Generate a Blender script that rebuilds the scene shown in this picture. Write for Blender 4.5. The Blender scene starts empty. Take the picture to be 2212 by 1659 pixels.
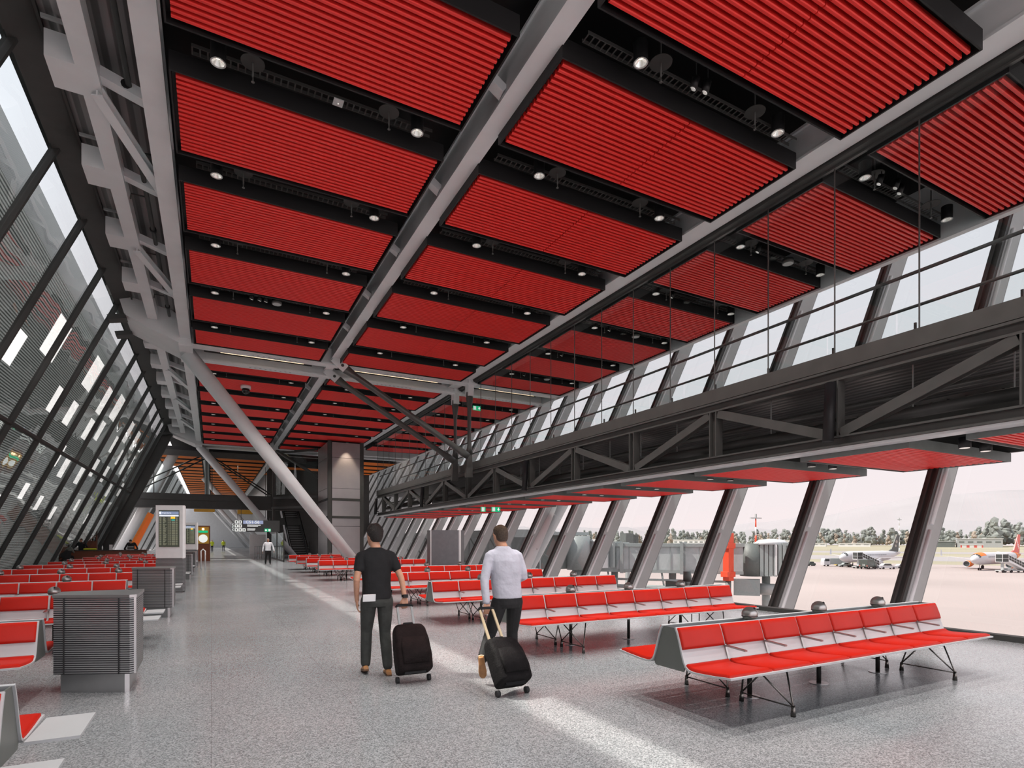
import bpy, bmesh, math, random
from mathutils import Vector, Matrix
random.seed(7)
C = bpy.context.scene.collection
SC = bpy.context.scene
PI = math.pi
R = math.radians

# ------------------------------------------------------------------ materials
MATS = {}
def lin(c):
    return tuple(((v/255)/12.92 if v/255 <= .04045 else (((v/255)+.055)/1.055)**2.4) for v in c)
def mat(name, col, rough=.5, metal=0., var=.06, scale=6., spec=.5, emit=None, estr=0., bump=0., bscale=40., coat=0.):
    m = bpy.data.materials.new(name); m.use_nodes = True
    nt = m.node_tree; b = nt.nodes['Principled BSDF']
    tc = nt.nodes.new('ShaderNodeTexCoord')
    nz = nt.nodes.new('ShaderNodeTexNoise'); nz.inputs['Scale'].default_value = scale; nz.inputs['Detail'].default_value = 3
    nt.links.new(tc.outputs['Object'], nz.inputs['Vector'])
    rp = nt.nodes.new('ShaderNodeValToRGB')
    rp.color_ramp.elements[0].position = .3; rp.color_ramp.elements[1].position = .7
    rp.color_ramp.elements[0].color = (*[max(0, v*(1-var)) for v in col], 1)
    rp.color_ramp.elements[1].color = (*[min(1, v*(1+var)) for v in col], 1)
    nt.links.new(nz.outputs['Fac'], rp.inputs['Fac'])
    nt.links.new(rp.outputs['Color'], b.inputs['Base Color'])
    b.inputs['Roughness'].default_value = rough; b.inputs['Metallic'].default_value = metal
    b.inputs['Specular IOR Level'].default_value = spec
    b.inputs['Coat Weight'].default_value = coat
    if emit:
        b.inputs['Emission Color'].default_value = (*emit, 1); b.inputs['Emission Strength'].default_value = estr
    if bump:
        n2 = nt.nodes.new('ShaderNodeTexNoise'); n2.inputs['Scale'].default_value = bscale; n2.inputs['Detail'].default_value = 2
        nt.links.new(tc.outputs['Object'], n2.inputs['Vector'])
        bp = nt.nodes.new('ShaderNodeBump'); bp.inputs['Strength'].default_value = bump; bp.inputs['Distance'].default_value = .02
        nt.links.new(n2.outputs['Fac'], bp.inputs['Height']); nt.links.new(bp.outputs['Normal'], b.inputs['Normal'])
    MATS[name] = m
    return m

def glass(name, tint, base, fres, rough=.0, bump=0., bscale=.5, gcol=(.9, .95, .93), rib=0.):
    m = bpy.data.materials.new(name); m.use_nodes = True
    nt = m.node_tree; nt.nodes.remove(nt.nodes['Principled BSDF']); out = nt.nodes['Material Output']
    tr = nt.nodes.new('ShaderNodeBsdfTransparent'); tr.inputs['Color'].default_value = (*tint, 1)
    gl = nt.nodes.new('ShaderNodeBsdfGlossy'); gl.inputs['Color'].default_value = (*gcol, 1); gl.inputs['Roughness'].default_value = rough
    lw = nt.nodes.new('ShaderNodeLayerWeight'); lw.inputs['Blend'].default_value = .5
    fr = nt.nodes.new('ShaderNodeMath'); fr.operation = 'POWER'; fr.inputs[1].default_value = 4.5
    nt.links.new(lw.outputs['Facing'], fr.inputs[0])
    ma = nt.nodes.new('ShaderNodeMath'); ma.operation = 'MULTIPLY_ADD'
    ma.inputs[1].default_value = fres; ma.inputs[2].default_value = base; ma.use_clamp = True
    nt.links.new(fr.outputs[0], ma.inputs[0])
    mx = nt.nodes.new('ShaderNodeMixShader')
    nt.links.new(ma.outputs[0], mx.inputs['Fac']); nt.links.new(tr.outputs[0], mx.inputs[1]); nt.links.new(gl.outputs[0], mx.inputs[2])
    nt.links.new(mx.outputs[0], out.inputs['Surface'])
    if bump:
        tc = nt.nodes.new('ShaderNodeTexCoord')
        nz = nt.nodes.new('ShaderNodeTexNoise'); nz.inputs['Scale'].default_value = bscale; nz.inputs['Detail'].default_value = 1
        nt.links.new(tc.outputs['Object'], nz.inputs['Vector'])
        bp = nt.nodes.new('ShaderNodeBump'); bp.inputs['Strength'].default_value = bump; bp.inputs['Distance'].default_value = .3
        nt.links.new(nz.outputs['Fac'], bp.inputs['Height']); nt.links.new(bp.outputs['Normal'], gl.inputs['Normal'])
    MATS[name] = m
    return m

RED = (.80, .012, .012)
mat('slat_red', (.86, .036, .030), .42, var=.03)
mat('slat_orange', (.88, .24, .03), .45, var=.04)
mat('black', (.006, .006, .007), .55)
mat('black_gloss', (.008, .009, .009), .2)
mat('steel_white', (.74, .765, .78), .38, var=.03, scale=2)
mat('steel_grey', (.44, .46, .46), .4, var=.04, scale=2)
mat('steel_dark', (.045, .046, .044), .55, var=.1, scale=3)
mat('steel_mid', (.075, .075, .072), .36, var=.1, scale=3)
mat('alu', (.62, .63, .63), .32, metal=.75, var=.03)
mat('alu_white', (.44, .45, .465), .42, metal=.1, var=.02)
mat('chrome', (.38, .37, .36), .30, metal=.9, var=.03)
mat('leg_steel', (.16, .15, .14), .22, metal=1., var=.05)
mat('bench_side', (.14, .15, .14), .4, metal=.3, var=.04)
mat('red_vinyl', (.40, .014, .007), .5, spec=.3, var=.03, scale=14, bump=.05, bscale=160)
mat('inox', (.52, .52, .53), .28, metal=.9, var=.06, scale=4)
mat('inox_dark', (.17, .17, .18), .35, metal=.8, var=.06)
mat('decking', (.23, .22, .22), .5, var=.05)
mat('wall_metal', (.37, .35, .36), .28, metal=.55, var=.05, scale=1.2)
mat('screen', (.035, .038, .03), .25, emit=(.05, .055, .04), estr=.5)
mat('screen_text', (.4, .42, .3), .4, emit=(.5, .52, .36), estr=.22)
mat('screen_blue', (.1, .13, .2), .4, emit=(.16, .2, .3), estr=.9)
mat('screen_white', (.6, .65, .7), .4, emit=(.6, .65, .7), estr=.8)
mat('screen_orange', (.8, .4, .02), .4, emit=(.8, .42, .03), estr=.9)
mat('screen_teal', (.02, .2, .18), .4, emit=(.02, .2, .17), estr=.9)
mat('exit_green', (.0, .35, .15), .4, emit=(0., .42, .18), estr=.7)
mat('exit_white', (.9, .9, .9), .4, emit=(.9, .95, .9), estr=.45)
mat('sign_blue', (.30, .36, .55), .4, emit=(.36, .42, .62), estr=.4)
mat('sign_grey', (.06, .065, .065), .4)
mat('lens', (.8, .8, .8), .12, metal=.8, emit=(1., .93, .84), estr=.2)
mat('bulb', (1, .9, .7), .3, emit=(1., .84, .6), estr=5.)
mat('led', (1, .9, .7), .3, emit=(1., .74, .42), estr=1.6)
mat('white', (.78, .78, .79), .45, var=.03)
mat('white_gloss', (.8, .8, .82), .25, var=.02)
mat('skin', (.50, .26, .17), .5, var=.08, scale=30)
mat('skin_dark', (.34, .16, .10), .5, var=.08, scale=30)
mat('hair_black', (.012, .009, .008), .55, var=.4, scale=60, bump=.5, bscale=120)
mat('hair_brown', (.055, .036, .024), .55, var=.4, scale=60, bump=.5, bscale=120)
mat('hair_grey', (.3, .29, .28), .6, var=.2, scale=60)
mat('tee_black', (.010, .010, .011), .8, var=.2, scale=12, bump=.5, bscale=14)
mat('shirt_grey', (.46, .46, .53), .75, var=.06, scale=9, bump=.6, bscale=13)
mat('shirt_white', (.75, .76, .8), .7, bump=.4, bscale=12)
mat('trouser_grey', (.040, .042, .039), .8, var=.2, scale=14, bump=.5, bscale=12)
mat('trouser_black', (.010, .010, .011), .75, var=.2, scale=14, bump=.5, bscale=12)
mat('shoe_tan', (.40, .19, .075), .45, var=.12, scale=20)
mat('sole', (.13, .07, .04), .6)
mat('sole_tan', (.62, .46, .32), .55)
mat('case_black', (.007, .006, .0065), .75, spec=.2, var=.3, scale=20, bump=.3, bscale=60)
mat('case_brown', (.012, .008, .008), .75, spec=.2, var=.25, scale=12, bump=.4, bscale=50)
mat('tag', (.4, .36, .33), .4, metal=.3)
mat('tan_pole', (.62, .50, .34), .35, metal=.3)
mat('hivis', (.55, .65, .03), .6)
mat('grey_cloth', (.16, .17, .15), .8)
mat('dark_cloth', (.012, .013, .016), .8)
mat('cafe_wood', (.18, .05, .02), .5)
mat('ochre', (.62, .34, .04), .5)
# outdoors
mat('apron', (.41, .345, .33), .8, var=.10, scale=.02)
mat('grass', (.36, .33, .235), .9, var=.12, scale=.01)
mat('runway', (.36, .335, .34), .9, var=.05, scale=.01)
mat('tree_a', (.26, .28, .265), .9, var=.25, scale=.12)  # foliage colour paled to stand in for distance haze
mat('tree_b', (.36, .30, .25), .9, var=.25, scale=.15)
mat('hill', (.36, .345, .36), 1., var=.05, scale=.004)  # both hill colours carry the distance haze in their pale tone
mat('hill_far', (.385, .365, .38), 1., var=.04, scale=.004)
mat('plane_white', (.60, .60, .63), .3, var=.02)
mat('plane_orange', (.85, .20, .02), .4)
mat('plane_pink', (.75, .14, .12), .4)
mat('plane_fin', (.075, .085, .085), .4)
mat('glass_dark', (.05, .06, .06), .15)
mat('tyre', (.02, .02, .022), .7)
mat('bridge_grey', (.36, .40, .40), .45, var=.05)
mat('bridge_dark', (.15, .17, .165), .5)
mat('bridge_pane', (.52, .56, .57), .15, var=.12, scale=.8)
mat('orange_red', (.85, .09, .035), .45)
mat('hangar', (.42, .44, .45), .6, var=.04)
mat('van_green', (.07, .09, .08), .4)
mat('road_yellow', (.8, .55, .1), .5)
glass('glass_right', (.46, .465, .465), .03, .8, bump=.02, bscale=.35)
glass('glass_walkway', (.86, .90, .91), .04, .6, bump=.02, bscale=.5)
glass('glass_left', (.74, .77, .77), .30, 1.0, rough=.015, bump=.06, bscale=.55, gcol=(.80, .84, .83))
glass('glass_rail', (.88, .93, .92), .01, .8)

def floor_mat():
    m = bpy.data.materials.new('terrazzo'); m.use_nodes = True; nt = m.node_tree; b = nt.nodes['Principled BSDF']
    tc = nt.nodes.new('ShaderNodeTexCoord')
    n1 = nt.nodes.new('ShaderNodeTexVoronoi'); n1.inputs['Scale'].default_value = 115; n1.voronoi_dimensions = '2D'
    r1 = nt.nodes.new('ShaderNodeValToRGB'); e = r1.color_ramp.elements
    e[0].position = .05; e[0].color = (.135, .142, .149, 1); e[1].position = .95; e[1].color = (.36, .372, .382, 1)
    n2 = nt.nodes.new('ShaderNodeTexNoise'); n2.inputs['Scale'].default_value = .55; n2.inputs['Detail'].default_value = 3
    r2 = nt.nodes.new('ShaderNodeValToRGB'); e = r2.color_ramp.elements
    e[0].position = .35; e[0].color = (.88, .90, .91, 1); e[1].position = .7; e[1].color = (1.05, 1.0, 1.0, 1)
    br = nt.nodes.new('ShaderNodeTexBrick'); br.inputs['Scale'].default_value = 1.0
    br.inputs['Brick Width'].default_value = 1.8; br.inputs['Row Height'].default_value = 1.2
    br.inputs['Mortar Size'].default_value = .004; br.inputs['Mortar Smooth'].default_value = .2
    br.inputs['Color1'].default_value = (1, 1, 1, 1); br.inputs['Color2'].default_value = (.95, .955, .96, 1)
    br.inputs['Mortar'].default_value = (.74, .73, .73, 1)
    mp = nt.nodes.new('ShaderNodeMapping'); mp.inputs['Rotation'].default_value = (0, 0, R(90))
    L = nt.links.new
    L(tc.outputs['Object'], n1.inputs['Vector']); L(tc.outputs['Object'], n2.inputs['Vector'])
    L(tc.outputs['Object'], mp.inputs['Vector']); L(mp.outputs[0], br.inputs['Vector'])
    bw_ = nt.nodes.new('ShaderNodeSeparateColor'); L(n1.outputs['Color'], bw_.inputs[0]); L(bw_.outputs[0], r1.inputs['Fac']); L(n2.outputs['Fac'], r2.inputs['Fac'])
    m1 = nt.nodes.new('ShaderNodeMixRGB'); m1.blend_type = 'MULTIPLY'; m1.inputs['Fac'].default_value = 1
    m2 = nt.nodes.new('ShaderNodeMixRGB'); m2.blend_type = 'MULTIPLY'; m2.inputs['Fac'].default_value = 1
    L(r1.outputs[0], m1.inputs[1]); L(r2.outputs[0], m1.inputs[2]); L(m1.outputs[0], m2.inputs[1]); L(br.outputs['Color'], m2.inputs[2])
    L(m2.outputs[0], b.inputs['Base Color'])
    r3 = nt.nodes.new('ShaderNodeMapRange'); r3.inputs['To Min'].default_value = .13; r3.inputs['To Max'].default_value = .26
    L(n2.outputs['Fac'], r3.inputs['Value']); L(r3.outputs[0], b.inputs['Roughness'])
    MATS['terrazzo'] = m
floor_mat()
m_ = mat('sky_glint', (.85, .85, .85), .6); n_ = m_.node_tree; tl = n_.nodes.new('ShaderNodeBsdfTranslucent'); tl.inputs['Color'].default_value = (.85, .85, .86, 1); mx_ = n_.nodes.new('ShaderNodeMixShader'); mx_.inputs[0].default_value = .75  # made-up translucent white for bright glints in the left glass
n_.links.new(n_.nodes['Principled BSDF'].outputs[0], mx_.inputs[1]); n_.links.new(tl.outputs[0], mx_.inputs[2]); n_.links.new(mx_.outputs[0], n_.nodes['Material Output'].inputs['Surface'])
def striped(name, a, b_, scale, axis='Z', rough=.35, metal=.6, bump=.4):
    m = bpy.data.materials.new(name); m.use_nodes = True; nt = m.node_tree; b = nt.nodes['Principled BSDF']
    tc = nt.nodes.new('ShaderNodeTexCoord'); w = nt.nodes.new('ShaderNodeTexWave'); w.bands_direction = axis
    w.inputs['Scale'].default_value = scale; w.inputs['Distortion'].default_value = 0
    rp = nt.nodes.new('ShaderNodeValToRGB'); rp.color_ramp.elements[0].color = (*a, 1); rp.color_ramp.elements[1].color = (*b_, 1)
    rp.color_ramp.elements[0].position = .35; rp.color_ramp.elements[1].position = .6
    bp = nt.nodes.new('ShaderNodeBump'); bp.inputs['Strength'].default_value = bump; bp.inputs['Distance'].default_value = .01
    L = nt.links.new
    L(tc.outputs['Object'], w.inputs['Vector']); L(w.outputs['Fac'], rp.inputs['Fac']); L(rp.outputs[0], b.inputs['Base Color'])
    L(w.outputs['Fac'], bp.inputs['Height']); L(bp.outputs[0], b.inputs['Normal'])
    b.inputs['Roughness'].default_value = rough; b.inputs['Metallic'].default_value = metal
    MATS[name] = m
striped('grille', (.05, .05, .055), (.42, .42, .43), 14.0)
striped('louvre', (.04, .045, .045), (.26, .28, .28), 4.0, metal=.0, bump=.5)
m_ = MATS['louvre']; n_ = m_.node_tree; tl = n_.nodes.new('ShaderNodeBsdfTranslucent'); mx_ = n_.nodes.new('ShaderNodeMixShader'); mx_.inputs[0].default_value = .30
n_.links.new(n_.nodes['Color Ramp'].outputs[0], tl.inputs['Color']); n_.links.new(n_.nodes['Principled BSDF'].outputs[0], mx_.inputs[1]); n_.links.new(tl.outputs[0], mx_.inputs[2]); n_.links.new(mx_.outputs[0], n_.nodes['Material Output'].inputs['Surface'])
striped('corrugated', (.16, .16, .16), (.34, .33, .33), 1.2, axis='X', metal=.5, bump=1.)

# ------------------------------------------------------------------ mesh builder
class MB:
    def __init__(s): s.v = []; s.f = []; s.sm = []; s.mi = []; s.cur = 0
    def add(s, vs, fs, smooth=False):
        o = len(s.v); s.v += [tuple(p) for p in vs]
        for f in fs: s.f.append([i+o for i in f]); s.sm.append(smooth); s.mi.append(s.cur)
        return s
    def m(s, i): s.cur = i; return s
    def box(s, x0, x1, y0, y1, z0, z1):
        vs = [(x, y, z) for z in (z0, z1) for y in (y0, y1) for x in (x0, x1)]
        return s.add(vs, [(0, 2, 3, 1), (4, 5, 7, 6), (0, 1, 5, 4), (2, 6, 7, 3), (0, 4, 6, 2), (1, 3, 7, 5)])
    def bbox(s, x0, x1, y0, y1, z0, z1, b=.01, seg=2):
        bm = bmesh.new(); bmesh.ops.create_cube(bm, size=1)
        for v in bm.verts: v.co = Vector(((x0+x1)/2+v.co.x*(x1-x0), (y0+y1)/2+v.co.y*(y1-y0), (z0+z1)/2+v.co.z*(z1-z0)))
        bmesh.ops.bevel(bm, geom=bm.edges[:], offset=b, segments=seg, affect='EDGES', profile=.5)
        bm.verts.index_update()
        s.add([v.co[:] for v in bm.verts], [[v.index for v in f.verts] for f in bm.faces]); bm.free(); return s
    def frame(s, a, b, up=(0, 0, 1)):
        a = Vector(a); b = Vector(b); t = (b-a).normalized(); u = Vector(up)
        if abs(t.dot(u)) > .97: u = Vector((1, 0, 0))
        sx = t.cross(u).normalized(); sy = sx.cross(t).normalized(); return a, b, sx, sy
    def bar(s, a, b, w, h, up=(0, 0, 1)):
        a, b, sx, sy = s.frame(a, b, up)
        vs = [p+sx*(i*w/2)+sy*(j*h/2) for p in (a, b) for j in (-1, 1) for i in (-1, 1)]
        return s.add(vs, [(0, 1, 3, 2), (4, 6, 7, 5), (0, 4, 5, 1), (2, 3, 7, 6), (0, 2, 6, 4), (1, 5, 7, 3)])
    def ibeam(s, a, b, w, h, t, up=(0, 0, 1)):
        a, b, sx, sy = s.frame(a, b, up); a = Vector(a)
        for c in (-1, 1):
            o = sy*(c*(h/2-t/2)); s.bar(a+o, b+o, w, t, up)
        return s.bar(a, b, t, h-2*t+.002, up)
    def tube(s, pts, r, n=10, caps=True):
        pts = [Vector(p) for p in pts]; k = len(pts); rs = r if isinstance(r, (list, tuple)) else [r]*k
        rings = []; pu = None
        for i, p in enumerate(pts):
            t = (pts[min(i+1, k-1)]-pts[max(i-1, 0)]).normalized()
            u = Vector((0, 0, 1)) if abs(t.z) < .97 else Vector((0, 1, 0))
            if pu is not None:
                u = pu
            sx = t.cross(u)
            if sx.length < 1e-4: sx = t.cross(Vector((1, .3, 0)))
            sx.normalize(); sy = sx.cross(t).normalized(); pu = sy
            q = rs[i] if isinstance(rs[i], (tuple, list)) else (rs[i], rs[i])
            rings.append([p+sx*(q[0]*math.cos(2*PI*j/n))+sy*(q[1]*math.sin(2*PI*j/n)) for j in range(n)])
        return s.loft(rings, caps)
    def loft(s, rings, caps=True, smooth=True):
        n = len(rings[0]); k = len(rings); vs = [p for r in rings for p in r]; fs = []
        for i in range(k-1):
            for j in range(n):
                fs.append((i*n+j, i*n+(j+1) % n, (i+1)*n+(j+1) % n, (i+1)*n+j))
        o = len(s.v); s.add(vs, fs, smooth)
        if caps:
            for base, rev in ((0, True), ((k-1)*n, False)):
                f = [o+base+j for j in range(n)]
                s.f.append(f[::-1] if rev else f); s.sm.append(False); s.mi.append(s.cur)
        return s
    def rings(s, secs, n=20, caps=True, pw=2.0):
        """horizontal sections (cx,cy,cz,rx,ry)"""
        out = []
        for cx, cy, cz, rx, ry in secs:
            ring = []
            for j in range(n):
                a = 2*PI*j/n; c, si = math.cos(a), math.sin(a)
                ring.append((cx+rx*math.copysign(abs(c)**(2/pw), c), cy+ry*math.copysign(abs(si)**(2/pw), si), cz))
            out.append(ring)
        return s.loft(out, caps)
    def cyl(s, c, r, z0, z1, n=20, r2=None):
        r2 = r if r2 is None else r2
        return s.rings([(c[0], c[1], z0, r, r), (c[0], c[1], z1, r2, r2)], n)
    def ball(s, c, r, n=14, m=8):
        rx, ry, rz = r if isinstance(r, (tuple, list)) else (r, r, r)
        secs = [(c[0], c[1], c[2]+rz*math.sin(-PI/2+PI*i/m), max(1e-4, rx*math.cos(-PI/2+PI*i/m)), max(1e-4, ry*math.cos(-PI/2+PI*i/m))) for i in range(m+1)]
        return s.rings(secs, n)
    def prism(s, poly, a, b, axis='y'):
        """poly in the two other axes, extruded from a to b"""
        n = len(poly)
        def P(p, t): return {'y': (p[0], t, p[1]), 'x': (t, p[0], p[1]), 'z': (p[0], p[1], t)}[axis]
        vs = [P(p, a) for p in poly]+[P(p, b) for p in poly]
        fs = [list(range(n))[::-1], list(range(n, 2*n))]+[(i, (i+1) % n, n+(i+1) % n, n+i) for i in range(n)]
        return s.add(vs, fs)
    def quad(s, a, b, c, d): return s.add([a, b, c, d], [(0, 1, 2, 3)])
    def xf(s, M):
        s.v = [tuple(M @ Vector(p)) for p in s.v]; return s
    def build(s, name, m, parent=None, kind=None, label=None, world=True, fix=True):
        me = bpy.data.meshes.new(name)
        off = Vector((0, 0, 0)); q = parent
        while q is not None and world: off += q.location; q = q.parent
        me.from_pydata([tuple(Vector(p)-off) for p in s.v], [], s.f)
        for x in (m if isinstance(m, (list, tuple)) else [m]): me.materials.append(MATS[x])
        for i, p in enumerate(me.polygons): p.use_smooth = s.sm[i]; p.material_index = s.mi[i]
        if fix:
            bm = bmesh.new(); bm.from_mesh(me); bmesh.ops.recalc_face_normals(bm, faces=bm.faces); bm.to_mesh(me); bm.free()
        o = bpy.data.objects.new(name, me); C.objects.link(o)
        if parent is not None: o.parent = parent
        if kind: o['kind'] = kind
        if label: o['label'] = label
        return o

def tag(o, label, cat, group=None, kind=None):
    o['label'] = label; o['category'] = cat
    if group: o['group'] = group
    if kind: o['kind'] = kind
    return o
def thing(name, label, cat, loc=(0, 0, 0), group=None, rz=0.):
    o = bpy.data.objects.new(name, None); C.objects.link(o); o.location = loc; o.rotation_euler = (0, 0, rz)
    o.empty_display_size = .2
    return tag(o, label, cat, group)
def dup(o, loc, label=None, rz=None, parent=None):
    c = o.copy(); C.objects.link(c)
    if parent is None:
        c.location = loc
        if rz is not None: c.rotation_euler = (0, 0, rz)
        if label: c['label'] = label
    else: c.parent = parent
    for ch in list(o.children): dup(ch, None, parent=c)
    return c
ORD = ['first', 'second', 'third', 'fourth', 'fifth', 'sixth', 'seventh', 'eighth', 'ninth', 'tenth', 'eleventh', 'twelfth', 'thirteenth', 'fourteenth', 'fifteenth', 'sixteenth', 'seventeenth', 'eighteenth', 'nineteenth', 'twentieth']
# camera: level, looking 28 degrees to the right of the hall's long axis
TH = R(28.01); CT, ST = math.cos(TH), math.sin(TH); EYE = 1.58
def proj(x, y, z):
    d = x*ST+y*CT
    if d < .2: return None
    return (1106+1220*(x*CT-y*ST)/d, 1168-1220*(z-EYE)/d)
def in_view(pts, m=10):
    for p in pts:
        q = proj(*p)
        if q and -m < q[0] < 2212+m and -m < q[1] < 1659+m: return True
    return False
cam = bpy.data.cameras.new('camera'); co = bpy.data.objects.new('camera', cam); C.objects.link(co)
cam.sensor_width = 36; cam.lens = 1220/2212*36; cam.shift_y = (1168-829.5)/2212; cam.clip_end = 9000; cam.clip_start = .05
co.location = (0, 0, EYE); co.rotation_euler = (R(90), 0, -TH); SC.camera = co

def text(body, size, m, parent, loc, rot, name='lettering', ext=.002, align='CENTER'):
    cu = bpy.data.curves.new(name, 'FONT'); cu.body = body; cu.size = size; cu.extrude = ext; cu.align_x = align; cu.align_y = 'CENTER'
    tmp = bpy.data.objects.new(name+'_tmp', cu); C.objects.link(tmp)
    bpy.context.view_layer.update()
    me = bpy.data.meshes.new_from_object(tmp.evaluated_get(bpy.context.evaluated_depsgraph_get()))
    bpy.data.objects.remove(tmp); bpy.data.curves.remove(cu)
    me.materials.clear(); me.materials.append(MATS[m])
    o = bpy.data.objects.new(name, me); C.objects.link(o); o.parent = parent; o.location = loc; o.rotation_euler = rot
    return o
# ------------------------------------------------------------------ setting
MOD = 3.41; FR = 28.2                       # ceiling module and the first frame's centre line
Y0, Y1 = -9.0, 54.8
def struct(mb, name, m): return mb.build(name, m, kind='structure')
struct(MB().box(-9.2, 11.0, Y0, 150, -.35, 0), 'floor', 'terrazzo')
struct(MB().box(11.0, 11.18, Y0, 47.0, -.5, .09), 'trim_1', 'steel_dark')
struct(MB().box(11.18, 14.6, Y0, 56, -4.2, -4.0), 'floor_lower', 'decking')
struct(MB().box(-3.6, 17.6, Y0, 150, 11.35, 11.6), 'ceiling', 'black')
# left facade, leaning inwards: x = XL + KL z
XL, KL, ZT = -8.3, .444, 11.05
def pl(y, z, off=0.): return (XL+KL*z+off, y, z)
mul = [27.54+MOD*k for k in range(-9, 9)]
wn = 0
for k in range(len(mul)-1):
    a, b = mul[k], mul[k+1]
    wn += 1
    g = MB()
    for z0, z1 in ((0.06, 5.40), (5.50, ZT)):
        g.add([pl(a+.06, z0), pl(b-.06, z0), pl(b-.06, z1), pl(a+.06, z1)], [(0, 1, 2, 3)])
    w = g.build('window_%d' % wn, 'glass_left', kind='structure', fix=False)
    f = MB().bar(pl(b, 0, .02), pl(b, ZT+.1, .02), .17, .10, up=(0, 1, 0))
    f.build('mullion', 'steel_dark', w)
    MB().bar(pl(a, 5.45, .03), pl(b, 5.45, .03), .14, .12).build('transom', 'steel_dark', w)
# louvre screen behind the glass, shaped with an open top for the sun stripe
rq = random.Random(4); cy, cz = .341, .34; NY, NZ = int((Y1-Y0)/cy)+1, 30
holes = {}
for k in range(1, 18):
    i0 = int((mul[k]-Y0)/cy)
    for z, hz_, wy in ((25, 4, 5), (20, 3, 3), (15, 3, 3), (9, 2, 2)):
        if rq.random() < .2: continue
        zz = z+rq.randint(-1, 1); ii = i0+rq.randint(0, 9-wy)
        for p in range(ii, ii+wy):
            for q in range(zz, min(NZ, zz+hz_)): holes[(p, q)] = 1
s = MB(); glint_mb = MB()
for i in range(NY):
    for j in range(NZ):
        y, z = Y0+i*cy, j*cz
        (glint_mb if (i, j) in holes else s).quad(pl(y, z, -.55), pl(y+cy, z, -.55), pl(y+cy, z+cz, -.55), pl(y, z+cz, -.55))
s.quad(pl(Y0, 10.2, -.55), pl(Y1, 10.2, -.55), (-4.55, Y1, 12.22), (-4.55, Y0, 12.22))  # upper wing, added only to narrow the sun stripe on the floor
wl = struct(s, 'wall_left', 'louvre')
glint_mb.build('sky_glint', 'sky_glint', wl)  # white cells added to imitate sky and reflections showing in the glass
# dark header band between the top of the left glass and the eaves
h = MB()
h.add([(-3.42, Y0, ZT), (-2.80, Y0, ZT+.22), (-2.80, Y1, ZT+.22), (-3.42, Y1, ZT), (-3.42, Y0, ZT+.3), (-2.8, Y0, ZT+.5), (-2.8, Y1, ZT+.5), (-3.42, Y1, ZT+.3)],
      [(0, 1, 2, 3), (4, 7, 6, 5), (0, 4, 5, 1), (3, 2, 6, 7), (1, 5, 6, 2), (0, 3, 7, 4)])
h.box(-2.83, -2.78, Y0, Y1, ZT+.12, ZT+.5)
struct(h, 'trim_2', 'steel_dark')
struct(MB().box(XL-.1, XL+.35, Y0, Y1, 0, .16), 'baseboard_left', 'steel_dark')
# end post of the left facade at the second frame
struct(MB().bar(pl(55.2, 0, .3), pl(55.2, 11.3, .3), .9, .55, up=(0, 1, 0)), 'trim_3', 'steel_dark')
# right facade, leaning outwards: x = XR + KR z, runs down past the floor edge
XR, KR = 15.32, .513
def pr(y, z, off=0.): return (XR+KR*z+off, y, z)
mulr = [8.03+MOD*k for k in range(-3, 26)]
for k in range(len(mulr)-1):
    a, b = mulr[k], mulr[k+1]
    wn += 1
    g = MB().add([pr(a+.05, -4, .74), pr(b-.05, -4, .74), pr(b-.05, 12.3, .74), pr(a+.05, 12.3, .74)], [(0, 1, 2, 3)])
    w = g.build('window_%d' % wn, 'glass_right', kind='structure', fix=False)
    f = MB().bar(pr(b, -4, 0), pr(b, 12.0, 0), .30, .12, up=(-1, 0, .5))
    f.bar(pr(b-.13, -4, -.09), pr(b-.13, 12.0, -.09), .05, .07, up=(-1, 0, .5))
    f.bar(pr(b+.03, -4, -.09), pr(b+.03, 12.0, -.09), .05, .07, up=(-1, 0, .5))
    f.build('mullion', 'steel_dark', w)
    f = MB().bar(pr(b-.07, -4, .40), pr(b-.07, 12.1, .40), .20, .68, up=(-1, 0, .5))
    f.build('fin', 'steel_grey', w)
    f = MB()
    for q in range(5):
        f.tube([pr(b-.2, -4+q*3.0, .16), pr(b-.2, -1.15+q*3.0, .16)], .05, 8)
    f.build('tube', 'steel_white', w)
# roof edge along the right facade
struct(MB().prism([(17.42, 9.72), (17.62, 9.72), (22.6, 12.6), (22.6, 12.85), (17.58, 10.1), (17.58, 11.6), (17.42, 11.6)], Y0, 150), 'trim_4', 'steel_white')

# ------------------------------------------------------------------ roof beams
def beam(label, x0, x1, z0, z1, m, y0=-2., y1=57.):
    t = thing('roof_beam', label, 'beam', ((x0+x1)/2, 20, z0), 'long roof beams')
    f = MB().box(x0, x1, y0, y1, z0, z0+.06).box(x0, x1, y0, y1, z1-.06, z1)
    f.build('flange', m, t)
    c = (x0+x1)/2
    MB().box(c-(x1-x0)*.40, c+(x1-x0)*.40, y0, y1, z0+.06, z1-.06).build('web', m, t)
    return t, c
bl, _ = beam('pale steel roof beam at the left edge of the red ceiling', -1.16, -.76, 9.96, 10.6, 'steel_white')
bm2, c2 = beam('pale steel roof beam between the left and middle columns of red panels', 4.88, 5.26, 9.98, 10.7, 'steel_white')
bm3, c3 = beam('pale steel roof beam above the glass screen of the walkway', 11.45, 12.02, 9.98, 10.7, 'steel_white')
bm4, c4 = beam('pale steel roof beam at the right edge of the red ceiling by the window wall', 17.45, 17.9, 9.98, 10.7, 'steel_white')
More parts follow.
